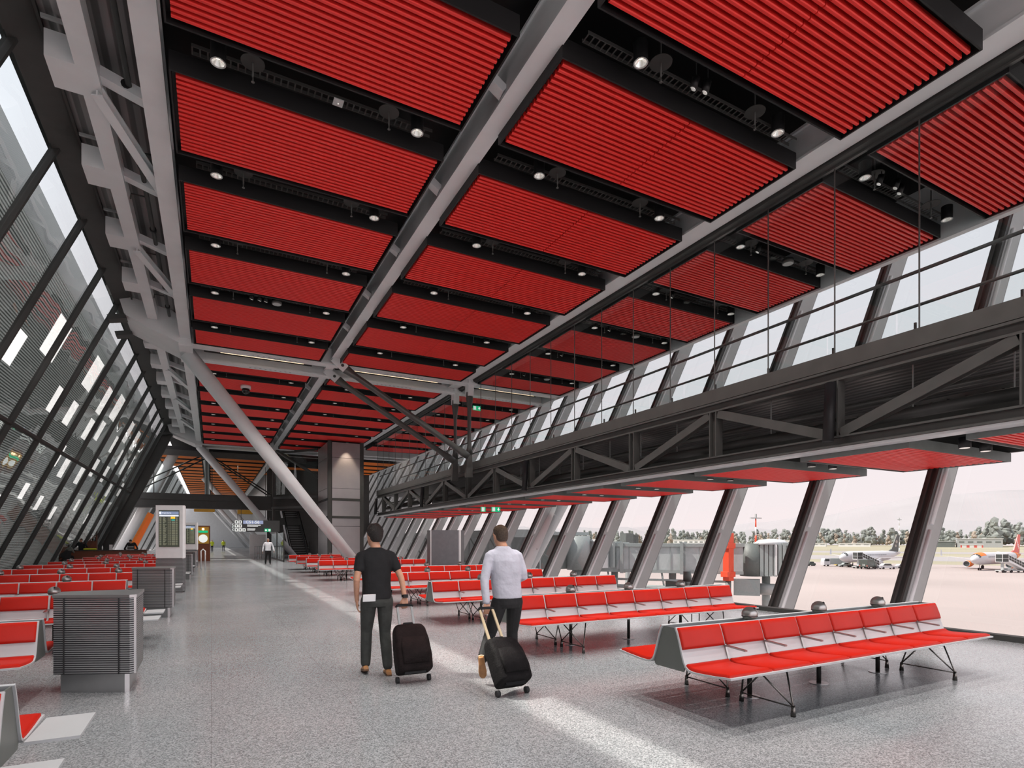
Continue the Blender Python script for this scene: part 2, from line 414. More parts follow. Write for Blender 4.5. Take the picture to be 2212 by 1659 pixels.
# steel ties from the two inner beams up to the roof
for t, c, sx in ((bm2, c2, -1), (bm3, c3, -1)):
    for k in range(-7, 8):
        y = FR-1.7+MOD*k+.15
        if 25 < y < 31: continue
        MB().bar((c-.15, y, 10.12), (c-1.0, y+.12, 10.75), .24, .16).build('tie', 'steel_white', t)
        if t is bm2: MB().bar((c+.15, y, 10.12), (c+.75, y+.12, 10.5), .22, .14).build('tie', 'steel_white', t)
MB().box(12.06, 12.32, -2, 47.2, 9.90, 10.2).build('channel', 'steel_dark', bm3)
# eaves beam with welded ribs and braces
ev = thing('eaves_beam', 'pale steel eaves beam with square brackets above the left glass wall', 'beam', (-2.1, 20, 10.5))
MB().box(-2.26, -1.92, -2, 26.8, 10.48, 10.9).box(-2.26, -1.92, 29.6, 54, 10.48, 10.9).build('girder', 'steel_white', ev)
for k in range(-9, 9):
    y = 27.54+MOD*k-.3
    if y < 3 or 26 < y < 30: continue
    MB().box(-2.72, -2.24, y-.42, y+.42, 10.50, 11.0).build('bracket', 'steel_white', ev)
    MB().bar((-1.95, y, 10.75), (-.95, y, 10.45), .26, .2).build('rib', 'steel_white', ev)
    MB().bar((-2.75, y-.5, 11.15), (-2.4, y-.5, 11.15), .06, .06).build('pin', 'steel_grey', ev)
    if k % 2 == 0 and y < 52:
        MB().ibeam((-2.0, y+.1, 10.46), (-.98, y+MOD-.3, 10.2), .2, .2, .03).build('brace', 'steel_white', ev)
struct(MB().add([(-.8, -2, 10.9), (-.8, 54.8, 10.9), (-3.0, 54.8, 11.3), (-3.0, -2, 11.3)], [(0, 1, 2, 3)]), 'ceiling_eaves', 'corrugated')
t = thing('sprinkler_pipe', 'dark sprinkler pipe running along the eaves beside the pale beams', 'pipe', (-1.45, 14, 10.6))
MB().tube([(-1.5, 3, 10.62), (-1.45, 13.9, 10.62)], .055, 10).tube([(-1.45, 13.9, 10.62), (-1.05, 14.0, 10.62)], .05, 10).tube([(-1.05, 15.7, 10.62), (-1.5, 15.75, 10.62), (-1.5, 26.5, 10.62)], .055, 10).build('pipe_run', 'steel_dark', t)
for y in (8.5, 11.2, 13.5, 16.2, 19.4, 22.8, 25.5):
    MB().tube([(-1.5, y-.06, 10.62), (-1.5, y+.06, 10.62)], .085, 10).build('coupling', 'black', t)
for y in (17.6, 21.0, 24.4):
    MB().tube([(-1.5, y, 10.6), (-1.85, y, 10.6), (-1.86, y, 10.46)], .02, 8).build('branch', 'steel_dark', t)

# ------------------------------------------------------------------ ceiling panels
COLS = [('left', -.66, 4.42), ('middle', 5.24, 11.36), ('right', 12.30, 17.40)]
LEN = 2.42
def slat_mesh(x0, x1, n, pitch, split, w=.062, hgt=.105):
    mb = MB()
    segs = [(x0, x1)] if not split else [(x0, (x0+x1)/2-.012), ((x0+x1)/2+.012, x1)]
    for i in range(n):
        y = .10+pitch*(i+.5)
        for a, b in segs:
            mb.add([(a, y-w/2, .012), (a, y-w/2+.012, 0), (a, y+w/2-.012, 0), (a, y+w/2, .012), (a, y+w/2, hgt), (a, y-w/2, hgt),
                    (b, y-w/2, .012), (b, y-w/2+.012, 0), (b, y+w/2-.012, 0), (b, y+w/2, .012), (b, y+w/2, hgt), (b, y-w/2, hgt)],
                   [(0, 1, 7, 6), (1, 2, 8, 7), (2, 3, 9, 8), (3, 4, 10, 9), (4, 5, 11, 10), (5, 0, 6, 11), (5, 4, 3, 2, 1, 0), (6, 7, 8, 9, 10, 11)])
    return mb
def panel_proto(x0, x1, n, leng, split, colour, label, nm='ceiling_panel', group='red slatted ceiling panels', deep=.34):
    t = thing(nm, label, 'ceiling panel', (0, 0, 0), group)
    slat_mesh(x0+.10, x1-.10, n, (leng-.2)/n, split).build('slats', colour, t)
    f = MB()
    for a in (x0, x1-.03): f.box(a, a+.03, 0, leng, -.01, deep)
    for a in (0, leng-.03): f.box(x0+.03, x1-.03, a, a+.03, -.01, deep)
    f.box(x0+.03, x1-.03, .03, leng-.03, .16, .2)
    f.build('frame', 'black', t)
    return t
ZP = 9.78
rows = [11.45+MOD*k for k in range(-4, 13)]
def clip_row(y):
    y1 = y+LEN
    for f0, f1 in ((26.95, 29.45), (54.3, 57)):
        if f0 <= y < f1: y = f1
        if y < f0 < y1: y1 = f0
    return y, y1
for ci, (cn, x0, x1) in enumerate(COLS):
    proto = None; cnt = 0
    for y in rows:
        a, b = clip_row(y)
        if b-a < .6 or a > 55: continue
        if ci == 2 and a > 50.5: continue
        if not in_view([(x, q, ZP) for x in (x0+.3, (x0+x1)/2, x1-.3) for q in (a+.2, b-.2)], -12): continue
        cnt += 1
        lab = 'red slatted ceiling panel, %s from the near end of the %s row of panels' % (ORD[cnt-1], cn)
        if abs((b-a)-LEN) < .05:
            if proto is None:
                proto = panel_proto(x0, x1, 18, LEN, ci == 1, 'slat_red', lab); proto.location = (0, a, ZP)
            else: dup(proto, (0, a, ZP), lab)
        else:
            n = max(3, round((b-a-.2)/.1233))
            o = panel_proto(x0, x1, n, b-a, ci == 1, 'slat_red', lab); o.location = (0, a, ZP)

# ---- gear in the dark gaps: downlights, sprinklers, cable trays
def make_downlight(label):
    t = thing('downlight', label, 'ceiling light', (0, 0, 0), 'round downlights in the dark ceiling gaps')
    hs = MB(); hs.rings([(0, 0, .0, .125, .125), (0, 0, .34, .125, .125)], 20, caps=False); hs.cyl((0, 0), .125, .335, .34, 20)
    hs.build('housing', 'black', t)
    rn = [[(r*math.cos(2*PI*j/20), r*math.sin(2*PI*j/20), z) for j in range(20)] for r, z in ((.125, -.004), (.105, -.008), (.104, .004))]
    MB().loft(rn, False).build('rim', 'steel_grey', t)
    rf = MB().rings([(0, 0, .10, .035, .035), (0, 0, .05, .075, .075), (0, 0, .008, .104, .104)], 20, caps=False); rf.build('reflector', 'lens', t)
    MB().cyl((0, 0), .036, .085, .11, 12).build('bulb', 'bulb', t)
    return t
def make_sprinkler(label):
    t = thing('sprinkler', label, 'sprinkler', (0, 0, 0), 'sprinklers in the dark ceiling gaps')
    MB().cyl((0, 0), .2, .26, .27, 22).build('collector_plate', 'steel_dark', t)
    MB().cyl((0, 0), .016, .0, 1.53, 8).cyl((0, 0), .012, -.07, 0, 8).cyl((0, 0), .03, -.085, -.075, 10).build('head', 'steel_mid', t)
    return t
def make_tray(length, label):
    t = MB()
    for y in (-.09, .09): t.box(0, length, y-.006, y+.006, 0, .06)
    n = int(length/.12)
    for i in range(n): t.box(i*.12, i*.12+.025, -.09, .09, 0, .01)
    o = t.build('cable_tray', 'steel_mid', world=False)
    return tag(o, label, 'cable tray', 'cable trays above the dark ceiling gaps')
LIGHTS = []
pd = ps = None; ptray = {}
for ci, (cn, x0, x1) in enumerate(COLS):
    cnt = 0; cm = (x0+x1)/2
    for k in range(-3, 14):
        y = 10.95+MOD*k
        if 26.5 < y < 29.9 or y > 53.5: continue
        if ci == 2 and y > 50: continue
        half = 1.78
        if not in_view([(cm-half, y, ZP), (cm+half, y, ZP)], -4): continue
        cnt += 1
        for sgn, sd in ((-1, 'left'), (1, 'right')):
            x = cm+sgn*half
            if in_view([(x, y, ZP)], -4):
                lab = '%s downlight in the %s dark gap from the near end, %s row' % (sd, ORD[cnt-1], cn)
                if pd is None: pd = make_downlight(lab); pd.location = (x, y, ZP+.02)
                else: dup(pd, (x, y, ZP+.02), lab)
                if y < 46: LIGHTS.append((x, y))
            x = cm+sgn*(half-.55)
            if in_view([(x, y+.1, ZP)], -4) and y < 40:
                lab = '%s sprinkler in the %s dark gap from the near end, %s row' % (sd, ORD[cnt-1], cn)
                if ps is None: ps = make_sprinkler(lab); ps.location = (x, y+.1, ZP+.05)
                else: dup(ps, (x, y+.1, ZP+.05), lab)
        if y < 34:
            lab = 'ladder cable tray above the %s dark gap from the near end, %s row' % (ORD[cnt-1], cn)
            if ci not in ptray: ptray[ci] = make_tray(x1-x0-.7, lab); ptray[ci].location = (x0+.35, y+.33, ZP+.32)
            else: dup(ptray[ci], (x0+.35, y+.33, ZP+.32), lab)
# small round spot lamps, speakers and detectors in some gaps
def gear(name, label, cat, x, y, parts):
    t = thing(name, label, cat, (x, y, ZP+.02))
    for nm, mb, m in parts: mb.build(nm, m, t, world=False)
    return t
def spotlet(name, label, x, y):
    gear(name, label, 'spot lamp', x, y, [('housing', MB().tube([(0, 0, .02), (.03, -.05, .2)], .07, 14), 'black'), ('lens', MB().tube([(-.003, .005, .012), (0, 0, .021)], .055, 14), 'lens'), ('stem', MB().cyl((0.03, -.05), .012, .15, 1.56, 8), 'black')])
spotlet('spotlight', 'small adjustable spotlight in the dark gap near the top right, left one of its pair', 7.75, 7.54)
spotlet('spotlight', 'small adjustable spotlight in the dark gap near the top right, right one of its pair', 8.0, 7.50)
for i, (x, y) in enumerate(((13.6, 7.54), (14.1, 7.45), (14.4, 7.52), (13.75, 10.95), (13.75, 14.36), (13.75, 17.77), (13.75, 21.18), (13.75, 24.6))):
    spotlet('spotlight', 'small adjustable spotlight behind the walkway glass, %s from the near end' % ORD[i], x, y)
for i, (x, y) in enumerate(((15.1, 10.95), (15.1, 17.77), (15.1, 24.6), (2.0, 21.18))):
    gear('ceiling_speaker', ['flat round ceiling speaker in the second dark gap behind the walkway glass', 'flat round ceiling speaker in the fourth dark gap behind the walkway glass', 'flat round ceiling speaker in the sixth dark gap behind the walkway glass', 'flat pale round ceiling speaker amid the left row dark gap with small spots'][i], 'speaker', x, y,
         [('body', MB().cyl((0, 0), .16, .0, .12, 20), 'steel_mid'), ('grille', MB().cyl((0, 0), .14, -.012, 0, 20), 'steel_grey')])
for i, x in enumerate((1.2, 1.45, 1.65)):
    spotlet('spotlight', 'small spotlight in a row of three beside the pale round speaker, %s from left' % ORD[i], x, 21.18)
gear('detector', 'small square detector plate in the nearest dark gap of the left row', 'detector', 2.1, 10.9, [('plate', MB().box(-.09, .09, -.09, .09, .0, .02), 'steel_grey'), ('sensor', MB().ball((0, 0, -.01), .018), 'lens')])
t = thing('security_camera', 'dome security camera under the red ceiling beyond the first crossbeams, left of the big strut', 'security camera', (1.6, 33.0, 9.4))
MB().cyl((0, 0), .25, .22, .38, 20).build('mount', 'white', t, world=False)
MB().ball((0, 0, .12), (.2, .2, .19)).build('dome', 'black_gloss', t, world=False)

# ------------------------------------------------------------------ frames: paired crossbeams
FRAMES = [28.2, 55.6]
for fi, fy in enumerate(FRAMES):
    fn = ['nearer', 'farther'][fi]
    for sgn, nm in ((-1, 'front'), (1, 'rear')):
        t = thing('crossbeam', 'pale steel crossbeam across the ceiling, %s of the %s pair' % (nm, fn), 'beam', (8, fy+sgn*.98, 9.7), 'paired crossbeams under the roof')
        y = fy+sgn*.98
        MB().box(-.95, 17.5, y-.24, y+.24, 9.72, 9.80).build('flange', 'steel_white', t)
        MB().box(-.95, 17.5, y-.14, y+.14, 9.80, 10.5).build('web', 'steel_white', t)
        for q in (2.5, 8.5, 14.5):
            if fi: continue
            pp = MB()
            for j in range(9): pp.cyl((q-.9+j*.22, y), .05, 9.712, 9.722, 8)
            pp.build('bolt_row', 'steel_grey', t)
    for a, b, nm in ((.3, 3.9, 'left'), (6.0, 10.6, 'middle'), (12.9, 16.5, 'right')):
        if fi and nm != 'left': continue
        t = thing('strip_light', 'warm linear strip light between the %s crossbeams over the %s bay' % (fn, nm), 'strip light', ((a+b)/2, fy, 9.9), 'strip lights between crossbeams')
        MB().box(a, b, fy-.06, fy+.06, 9.95, 10.03).build('housing', 'steel_mid', t)
        MB().box(a+.05, b-.05, fy-.03, fy+.03, 9.93, 9.95).build('tube', 'led', t)
        MB().box(a-.6, b+.4, fy+.3, fy+.34, 10.05, 10.11).box(a-.6, b+.4, fy+.6, fy+.64, 10.05, 10.11).build('rail', 'steel_mid', t)
    # cranked arm from the left roof node out to the left facade
    t = thing('facade_bracket', 'big pale cranked bracket joining the %s crossbeams to the left glass wall' % fn, 'bracket', (-2.2, fy, 9.7), 'cranked facade brackets')
    top = MB()
    top.add([(-.75, fy-1.25, 9.72), (-1.15, fy-1.25, 9.72), (-3.05, fy-1.25, 10.55), (-3.25, fy-1.25, 11.25), (-2.9, fy-1.25, 11.75), (-2.2, fy-1.25, 11.6), (-1.0, fy-1.25, 10.7), (-.75, fy-1.25, 10.6),
             (-.75, fy+1.2, 9.72), (-1.15, fy+1.2, 9.72), (-3.05, fy+1.2, 10.55), (-3.25, fy+1.2, 11.25), (-2.9, fy+1.2, 11.75), (-2.2, fy+1.2, 11.6), (-1.0, fy+1.2, 10.7), (-.75, fy+1.2, 10.6)],
            [tuple(range(8))[::-1], tuple(range(8, 16))]+[(i, (i+1) % 8, 8+(i+1) % 8, 8+i) for i in range(8)])
    top.build('arm', 'steel_white', t)
    MB().box(-1.2, -.7, fy-1.3, fy+1.3, 9.64, 9.72).build('node_plate', 'steel_white', t)
    MB().bar((-3.0, fy+1.0, 10.5), (-3.6, fy+1.0, 10.35), .5, .18).bar((-3.0, fy-1.0, 10.5), (-3.6, fy-1.0, 10.35), .5, .18).build('shoe', 'steel_dark', t)
def strut(label, fy, m='steel_white', foot=6.55, r0=.33, r1=.26, zt=9.68):
    t = thing('strut', label, 'column', (foot, fy, 0), 'slanting tubular columns')
    a = Vector((-.92, fy, zt)); b = Vector((foot, fy, .1)); MB().tube([a, a.lerp(b, .5), b], [r0, (r0+r1)/2+.01, r1], 28).build('shaft', m, t)
    MB().cyl((foot, fy), .42, 0, .06, 24).build('base_plate', 'steel_grey', t)
    return t
strut('thick pale slanting column from the nearer crossbeams down to the right hand benches', 28.2)
strut('pale slanting column at the farther crossbeams, left of the escalator', 55.6, foot=6.8)
for i, y in enumerate((83, 110.4, 137.8)): strut('slanting column in the far concourse beyond the bridge, %s from the near end' % ORD[i], y, foot=6.9)
# right-hand facade columns at the frame
t = thing('strut', 'pale round leaning column beside the right window wall behind the man in the light shirt', 'column', (13.6, 28.2, -4), 'slanting tubular columns')
MB().tube([(13.55, 28.3, -4), (16.1, 28.3, .1), (18.9, 28.3, 4.6), (21.0, 28.3, 8.0)], .42, 24).build('shaft', 'steel_white', t)
for z in (1.1, 3.1): MB().tube([(15.85+z*.6, 28.0, z), (15.5+z*.58, 27.3, z-.05)], .03, 8).build('tie_rod', 'steel_white', t)
# hangers and stays carrying the walkway
for i, y in enumerate((27.22, 29.18)):
    wh = ['front', 'rear'][i]
    t = thing('hanger_rod', 'dark vertical hanger rod down to the walkway, %s of the pair' % wh, 'rod', (12.0, y, 5.3), 'walkway hangers')
    MB().box(11.8, 12.1, y-.22, y+.22, 9.15, 9.98).build('lug', 'steel_white', t)
    MB().tube([(11.93, y-.05, 9.35), (11.93, y-.05, 9.0), (11.93, y-.05, 8.5), (11.93, y-.05, 8.2), (11.93, y-.05, 6.9), (11.93, y-.05, 6.5), (11.93, y-.05, 6.1)], [(.17, .06), (.2, .07), (.12, .08), (.085, .085), (.085, .085), (.13, .1), (.2, .09)], 16).build('rod', 'steel_mid', t)
    MB().tube([(11.93, y-.15, 9.2), (11.93, y+.05, 9.2)], .06, 12).build('pin', 'steel_dark', t)
    MB().prism([(11.72, 4.9), (12.1, 4.9), (12.05, 6.4), (11.82, 6.4)], y-.1, y+.1).build('foot_plate', 'steel_mid', t)
    t = thing('stay_rod', 'dark sloping stay rod from the inner roof beam to the walkway, %s of the pair' % wh, 'rod', (8.4, y, 7.7), 'walkway stays')
    a = Vector((5.25, y-.3, 9.75)); b = Vector((11.75, y-.3, 5.95))
    MB().tube([a.lerp(b, q) for q in (0, .05, .12, .2, .82, .88, .95, 1)], [(.1, .2), (.1, .22), (.12, .14), (.145, .145), (.145, .145), (.12, .14), (.1, .2), (.1, .18)], 16).build('rod', 'steel_mid', t)
    MB().bar((4.95, y-.45, 9.98), (5.5, y-.45, 9.55), .06, .4).build('lug', 'steel_white', t)
    MB().tube([(5.35, y-.5, 9.69), (5.35, y-.12, 9.69)], .07, 12).build('pin', 'steel_dark', t)

# ------------------------------------------------------------------ raised walkway behind glass
XW = 12.25; YA, YB = -1., 47.2
t = thing('walkway', 'raised dark steel walkway with glass balustrade along the right side', 'walkway', (13.2, 22, 3.6))
MB().box(XW-.03, XW+.05, YA, YB, 5.40, 5.75).build('fascia', 'steel_mid', t)
MB().box(XW+.05, 14.35, YA, YB, 5.45, 5.72).build('deck', 'steel_dark', t)
MB().box(XW-.05, XW+.20, YA, YB, 5.12, 5.17).box(XW-.05, XW+.2, YA, YB, 5.33, 5.38).box(XW+.05, XW+.1, YA, YB, 5.17, 5.33).build('top_chord', 'steel_mid', t)
MB().box(XW-.05, XW+.25, YA, YB, 3.66, 3.70).box(XW-.05, XW+.25, YA, YB, 3.86, 3.90).box(XW+.07, XW+.12, YA, YB, 3.70, 3.86).build('bottom_chord', 'steel_mid', t)
MB().box(XW+.0, XW+.35, YA, YB, 3.60, 3.655).build('lit_underside', 'steel_white', t)  # pale strip painted in for light falling on the chord's underside
posts = [28.2-MOD*k for k in range(-5, 9)]
for k, y in enumerate(posts):
    MB().ibeam((XW+.07, y, 3.90), (XW+.07, y, 5.12), .26, .24, .03, up=(0, 1, 0)).build('post', 'steel_mid', t)
for k in range(len(posts)-1):
    a, b = posts[k], posts[k+1]     # going towards the camera
    up_first = k % 2 == 0
    p0 = (XW+.07, a-.15, 5.05 if up_first else 3.95); p1 = (XW+.07, b+.15, 3.95 if up_first else 5.05)
    MB().ibeam(p0, p1, .22, .22, .03, up=(1, 0, 0)).build('diagonal', 'steel_mid', t)
for x, z in ((XW+.25, 6.98), (14.3, 6.98)):
    MB().tube([(x, YA, z), (x, YB, z)], .035, 10).build('handrail', 'steel_dark', t)
g = MB(); n = int((YB-YA)/MOD*2)
for i in range(n):
    y = YA+i*MOD/2; g.quad((14.32, y+.02, 5.8), (14.32, y+MOD/2-.02, 5.8), (14.32, y+MOD/2-.02, 6.95), (14.32, y+.02, 6.95))
g.build('balustrade_glass', 'glass_rail', t, fix=False)
sp = MB()
for i in range(n): sp.box(XW+.27, XW+.31, YA+i*MOD/2+.4, YA+i*MOD/2+.44, 5.72, 5.98)
sp.build('glass_clamps', 'steel_dark', t)
# services inside the truss
MB().box(13.0, 17.0, YA, YB, 5.30, 5.36).build('soffit_deck', 'corrugated', t)
MB().tube([(12.9, YA, 4.25), (12.9, YB, 4.25)], .12, 12).build('duct', 'steel_dark', t)
MB().tube([(13.4, YA, 4.75), (13.4, YB, 4.75)], .07, 10).build('pipe', 'steel_mid', t)
tr = MB()
for x in (13.1, 13.45): tr.box(x, x+.02, YA, YB, 4.42, 4.50)
for i in range(int((YB-YA)/.3)): tr.box(13.1, 13.47, YA+i*.3, YA+i*.3+.04, 4.42, 4.44)
tr.build('tray', 'steel_mid', t)
for i in range(1, 16): MB().box(12.98, 13.0, YA+.7+i*1.7, YA+.72+i*1.7, 4.3, 5.35).build('hanger', 'steel_grey', t)
MB().box(17.1, 17.2, YA, YB, 3.72, 5.5).build('added_sky_block', 'steel_dark', t)  # closing panel added to keep bright sky out and the truss interior dark
# glass screen between hall and walkway
g = MB(); mb = MB(); y = 28.2-MOD*.5*17
while y < YB-.2:
    g.quad((XW+.02, y+.012, 5.74), (XW+.02, min(YB, y+MOD/2)-.012, 5.74), (XW+.02, min(YB, y+MOD/2)-.012, 9.92), (XW+.02, y+.012, 9.92))
    mb.box(XW+.01, XW+.03, y-.012, y+.012, 5.74, 9.92); y += MOD/2
w = g.build('wall_walkway', 'glass_walkway', kind='structure', fix=False)
mb.build('joint', 'steel_mid', w)
MB().box(XW-.02, XW+.06, YA, YB, 9.86, 9.95).build('head_rail', 'steel_mid', w)
# line array speakers on the truss
proto = None
for i, y in enumerate((7.74, 21.4, 35.0, 46.6)):
    lab = 'black column loudspeaker tilted on the walkway truss, %s from the near end' % ORD[i]
    if proto is None:
        proto = thing('column_speaker', lab, 'loudspeaker', (XW-.18, y, 3.75), 'column loudspeakers on the truss')
        MB().tube([(-.12, -.05, .0), (-.02, -.05, 1.3)], .115, 16).build('body', 'black', proto, world=False)
        for z in (.2, .5): MB().box(-.02, .18, .0, .08, z, z+.08).build('bracket', 'steel_dark', proto, world=False)
    else: dup(proto, (XW-.18, y, 3.75), lab)
# slatted panels under the walkway
proto = None; cnt = 0
for k in range(-1, 14):
    y = 6.45+MOD*k-.05
    if y > 45: continue
    if not in_view([(x, y+q, 3.6) for x in (13, 15, 17) for q in (.2, 1.2, 2.3)], -5): continue
    cnt += 1; lab = 'low red slatted panel under the walkway, %s from the near end' % ORD[cnt-1]
    if proto is None:
        proto = panel_proto(12.62, 17.1, 18, 2.42, False, 'slat_red', lab, group='red slatted panels under the walkway', deep=.2)
        proto.location = (0, y, 3.50)
        for ch in proto.children:
            if ch.name.startswith('frame'): ch.data.materials[0] = MATS['bridge_dark']
    else: dup(proto, (0, y, 3.50), lab)
proto = None; cnt = 0
for k in range(0, 12):
    y = 5.95+MOD*k+.03
    for x in (13.9, 14.8):
        cnt += 1; lab = '%s small spotlight under the walkway in the %s gap between low panels' % ('left' if x < 14 else 'right', ORD[k])
        if proto is None:
            proto = thing('spotlight', lab, 'spot lamp', (x, y, 3.52), 'spotlights under the walkway')
            MB().cyl((0, 0), .11, 0, .22, 16).build('housing', 'black', proto, world=False); MB().cyl((0, 0), .09, -.006, 0, 16).build('lens', 'lens', proto, world=False)
        elif in_view([(x, y, 3.5)]): dup(proto, (x, y, 3.52), lab)
# ------------------------------------------------------------------ benches
PROF = [(.715, .437), (.66, .436), (.55, .424), (.40, .413), (.30, .410), (.245, .418), (.205, .445), (.182, .49), (.158, .56), (.128, .66), (.10, .74), (.078, .785)]
def offset_profile(pr_, d):
    out = []
    for i, p in enumerate(pr_):
        a = Vector(pr_[max(i-1, 0)]); b = Vector(pr_[min(i+1, len(pr_)-1)]); t = (b-a).normalized(); n = Vector((t.y, -t.x))
        out.append((p[0]+n.x*d, p[1]+n.y*d))
    return out
def interp(pr_, a, b, n):
    """points of the profile between arc fractions a..b"""
    ls = [0]
    for i in range(1, len(pr_)): ls.append(ls[-1]+(Vector(pr_[i])-Vector(pr_[i-1])).length)
    out = []
    for j in range(n):
        s = (a+(b-a)*j/(n-1))*ls[-1]
        for i in range(1, len(ls)):
            if s <= ls[i]+1e-9:
                f = (s-ls[i-1])/(ls[i]-ls[i-1]); p = Vector(pr_[i-1]).lerp(Vector(pr_[i]), f); out.append((p.x, p.y)); break
    return out
def cushion(x0, x1, a, b, n, sgn, th=.028):
    base = interp(PROF, a, b, n)
    # the sitter's side is up / away from the centre
    inn = offset_profile(base, .013); mid = offset_profile(base, .016+th*.65); top = offset_profile(base, .016+th)
    mb = MB(); r = .018
    def row(x, q, i): return (x, sgn*q[i][0], q[i][1])
    grid = []
    for i in range(n):
        e = .5 if i in (0, n-1) else 1
        src = top if e == 1 else mid
        grid.append([row(x0, inn, i), row(x0+.003, mid, i), row(x0+r, src, i), row((x0+x1)/2, src, i), row(x1-r, src, i), row(x1-.003, mid, i), row(x1, inn, i)])
    grid.insert(0, [(p[0], *row(0, inn, 0)[1:]) for p in grid[0]]); grid.append([(p[0], *row(0, inn, n-1)[1:]) for p in grid[-1]])
    w = 7; vs = [p for g in grid for p in g]; fs = []
    for i in range(len(grid)-1):
        for j in range(w-1): fs.append((i*w+j, i*w+j+1, (i+1)*w+j+1, (i+1)*w+j))
    return mb.add(vs, fs, True)
SW = .553
def make_bench(label, seats, cat='bench', balls=(1.10, 2.22, 3.35), legs=(.88, 3.70), group='back-to-back benches', table=False):
    t = thing('bench', label, cat, (0, 0, 0), group); Lx = seats*SW
    for sgn in (-1, 1):
        o = offset_profile(PROF, .016)
        poly = [(sgn*p[0], p[1]) for p in PROF]+[(sgn*p[0], p[1]) for p in o[::-1]]
        n = len(PROF)
        mb = MB()
        vs = [(0, *p) for p in poly]+[(Lx, *p) for p in poly]; N = len(poly); fs = [(i, (i+1) % N, N+(i+1) % N, N+i) for i in range(N)]
        for i in range(n-1):
            fs.append((i, i+1, N-2-i, N-1-i)); fs.append((N+i+1, N+i, N+N-1-i, N+N-2-i))
        mb.add(vs, fs); mb.build('seat_shell', 'alu_white', t)
        for k in range(seats):
            a, b = k*SW+.012, (k+1)*SW-.012
            cushion(a, b, .03, .60, 18, sgn).build('seat_cushion', 'red_vinyl', t)
            cushion(a, b, .765, .985, 9, sgn, .026).build('back_cushion', 'red_vinyl', t)
        for k in range(1, seats):
            x = k*SW; c = interp(PROF, .60, .765, 3)
            m = MB().bar((x, sgn*(c[0][0]+.012), c[0][1]-.02), (x, sgn*(c[2][0]+.012), c[2][1]+.01), .03, .02, up=(1, 0, 0))
            m.bar((x, sgn*(c[2][0]+.01), c[2][1]+.004), (x, sgn*(c[2][0]+.26), c[2][1]-.012), .032, .014)
            m.build('armrest', 'chrome', t)
    # grey end panels between the two backs
    ep = [(.18, .40), (.20, .44), (.178, .49), (.154, .56), (.124, .66), (.096, .74), (.072, .782)]
    poly = ep+[(-p[0], p[1]) for p in ep[::-1]]
    for x in (.012, Lx-.022): MB().prism(poly, x, x+.01, 'x').build('end_panel', 'bench_side', t)
    MB().box(.02, Lx-.02, -.07, .07, .745, .757).build('top_channel', 'bench_side', t)
    for lx in legs:
        if lx > Lx: continue
        for sgn in (-1, 1):
            m = MB(); fo = (lx, sgn*.645); fi = (lx, sgn*.085)
            for f in (fo, fi):
                m.tube([(f[0], f[1], 0), (f[0], f[1], .10)], [.024, .015], 10)
            m.tube([(lx, fo[1], .085), (lx, fi[1], .085)], .007, 6)
            for dx in (-.20, .20):
                m.tube([(lx, fo[1], .09), (lx+dx, sgn*.42, .405)], .0085, 6)
                m.tube([(lx, fi[1], .09), (lx+dx, sgn*.28, .40)], .0085, 6)
                m.bar((lx+dx, sgn*.26, .398), (lx+dx, sgn*.46, .404), .03, .018)
            m.build('leg', 'leg_steel', t)
    for i, bx in enumerate(balls):
        if bx > Lx: continue
        p = MB().cyl((bx, 0), .024, .0, .75, 14); p.build('post', 'leg_steel', t)
        MB().cyl((bx, 0), .10, 0, .006, 24).build('floor_plate', 'inox', t)
        b = MB().ball((bx, 0, .835), (.078, .078, .076), 24, 14).build('socket_ball', 'chrome', t)
        MB().rings([(bx, 0, .812, .079, .079), (bx, 0, .818, .079, .079)], 24, False).build('seam', 'black', b)
        MB().tube([(bx+.012, -.045, .893), (bx+.012, -.051, .8985)], .012, 12).build('socket', 'black', b)
    if table:
        for sgn in (-1, 1):
            poly = [(Lx+.01, sgn*.20), (Lx+.27, sgn*.20), (Lx+.27, sgn*.71), (Lx+.01, sgn*.71)]
            MB().prism(poly, .412, .43, 'z').build('side_table', 'alu_white', t)
    return t
ROW = 3.24
rb = None
rk = [0, 1, 2, 3, 4, 6, 7, 8, 9]
rl = ['nearest red double bench on the right side, closest to the camera', 'second red double bench on the right, behind the nearest one', 'third red double bench on the right, partly behind the man in the light shirt', 'fourth red double bench from the camera on the right side', 'fifth red double bench on the right, last before the aisle gap',
      'first red double bench beyond the aisle gap on the right', 'second red double bench beyond the aisle gap on the right', 'third red double bench beyond the aisle gap, behind the thick slanting column', 'farthest red double bench on the right side, in front of the escalator']
for k, lab in zip(rk, rl):
    y = 3.935+ROW*k
    if rb is None: rb = make_bench(lab, 8); rb.location = (3.73, y, 0)
    else: dup(rb, (3.73, y, 0), lab)
l7 = l8 = None
for k in range(0, 12):
    y = 3.95+ROW*k
    lab = 'red double bench on the left side, %s row from the camera' % ORD[k]
    if k == 0: lab = 'red double bench cut off at the lower left corner, white side tables at its end'
    if k % 2 == 1:
        if l7 is None: l7 = make_bench(lab, 7, balls=(.70, 1.80, 2.90), legs=(.6, 3.2), group='back-to-back benches'); l7.location = (-5.37, y, 0)
        else: dup(l7, (-5.37, y, 0), lab)
    else:
        if l8 is None: l8 = make_bench(lab, 8, group='back-to-back benches', table=True); l8.location = (-5.38, y, 0)
        else: dup(l8, (-5.38, y, 0), lab)
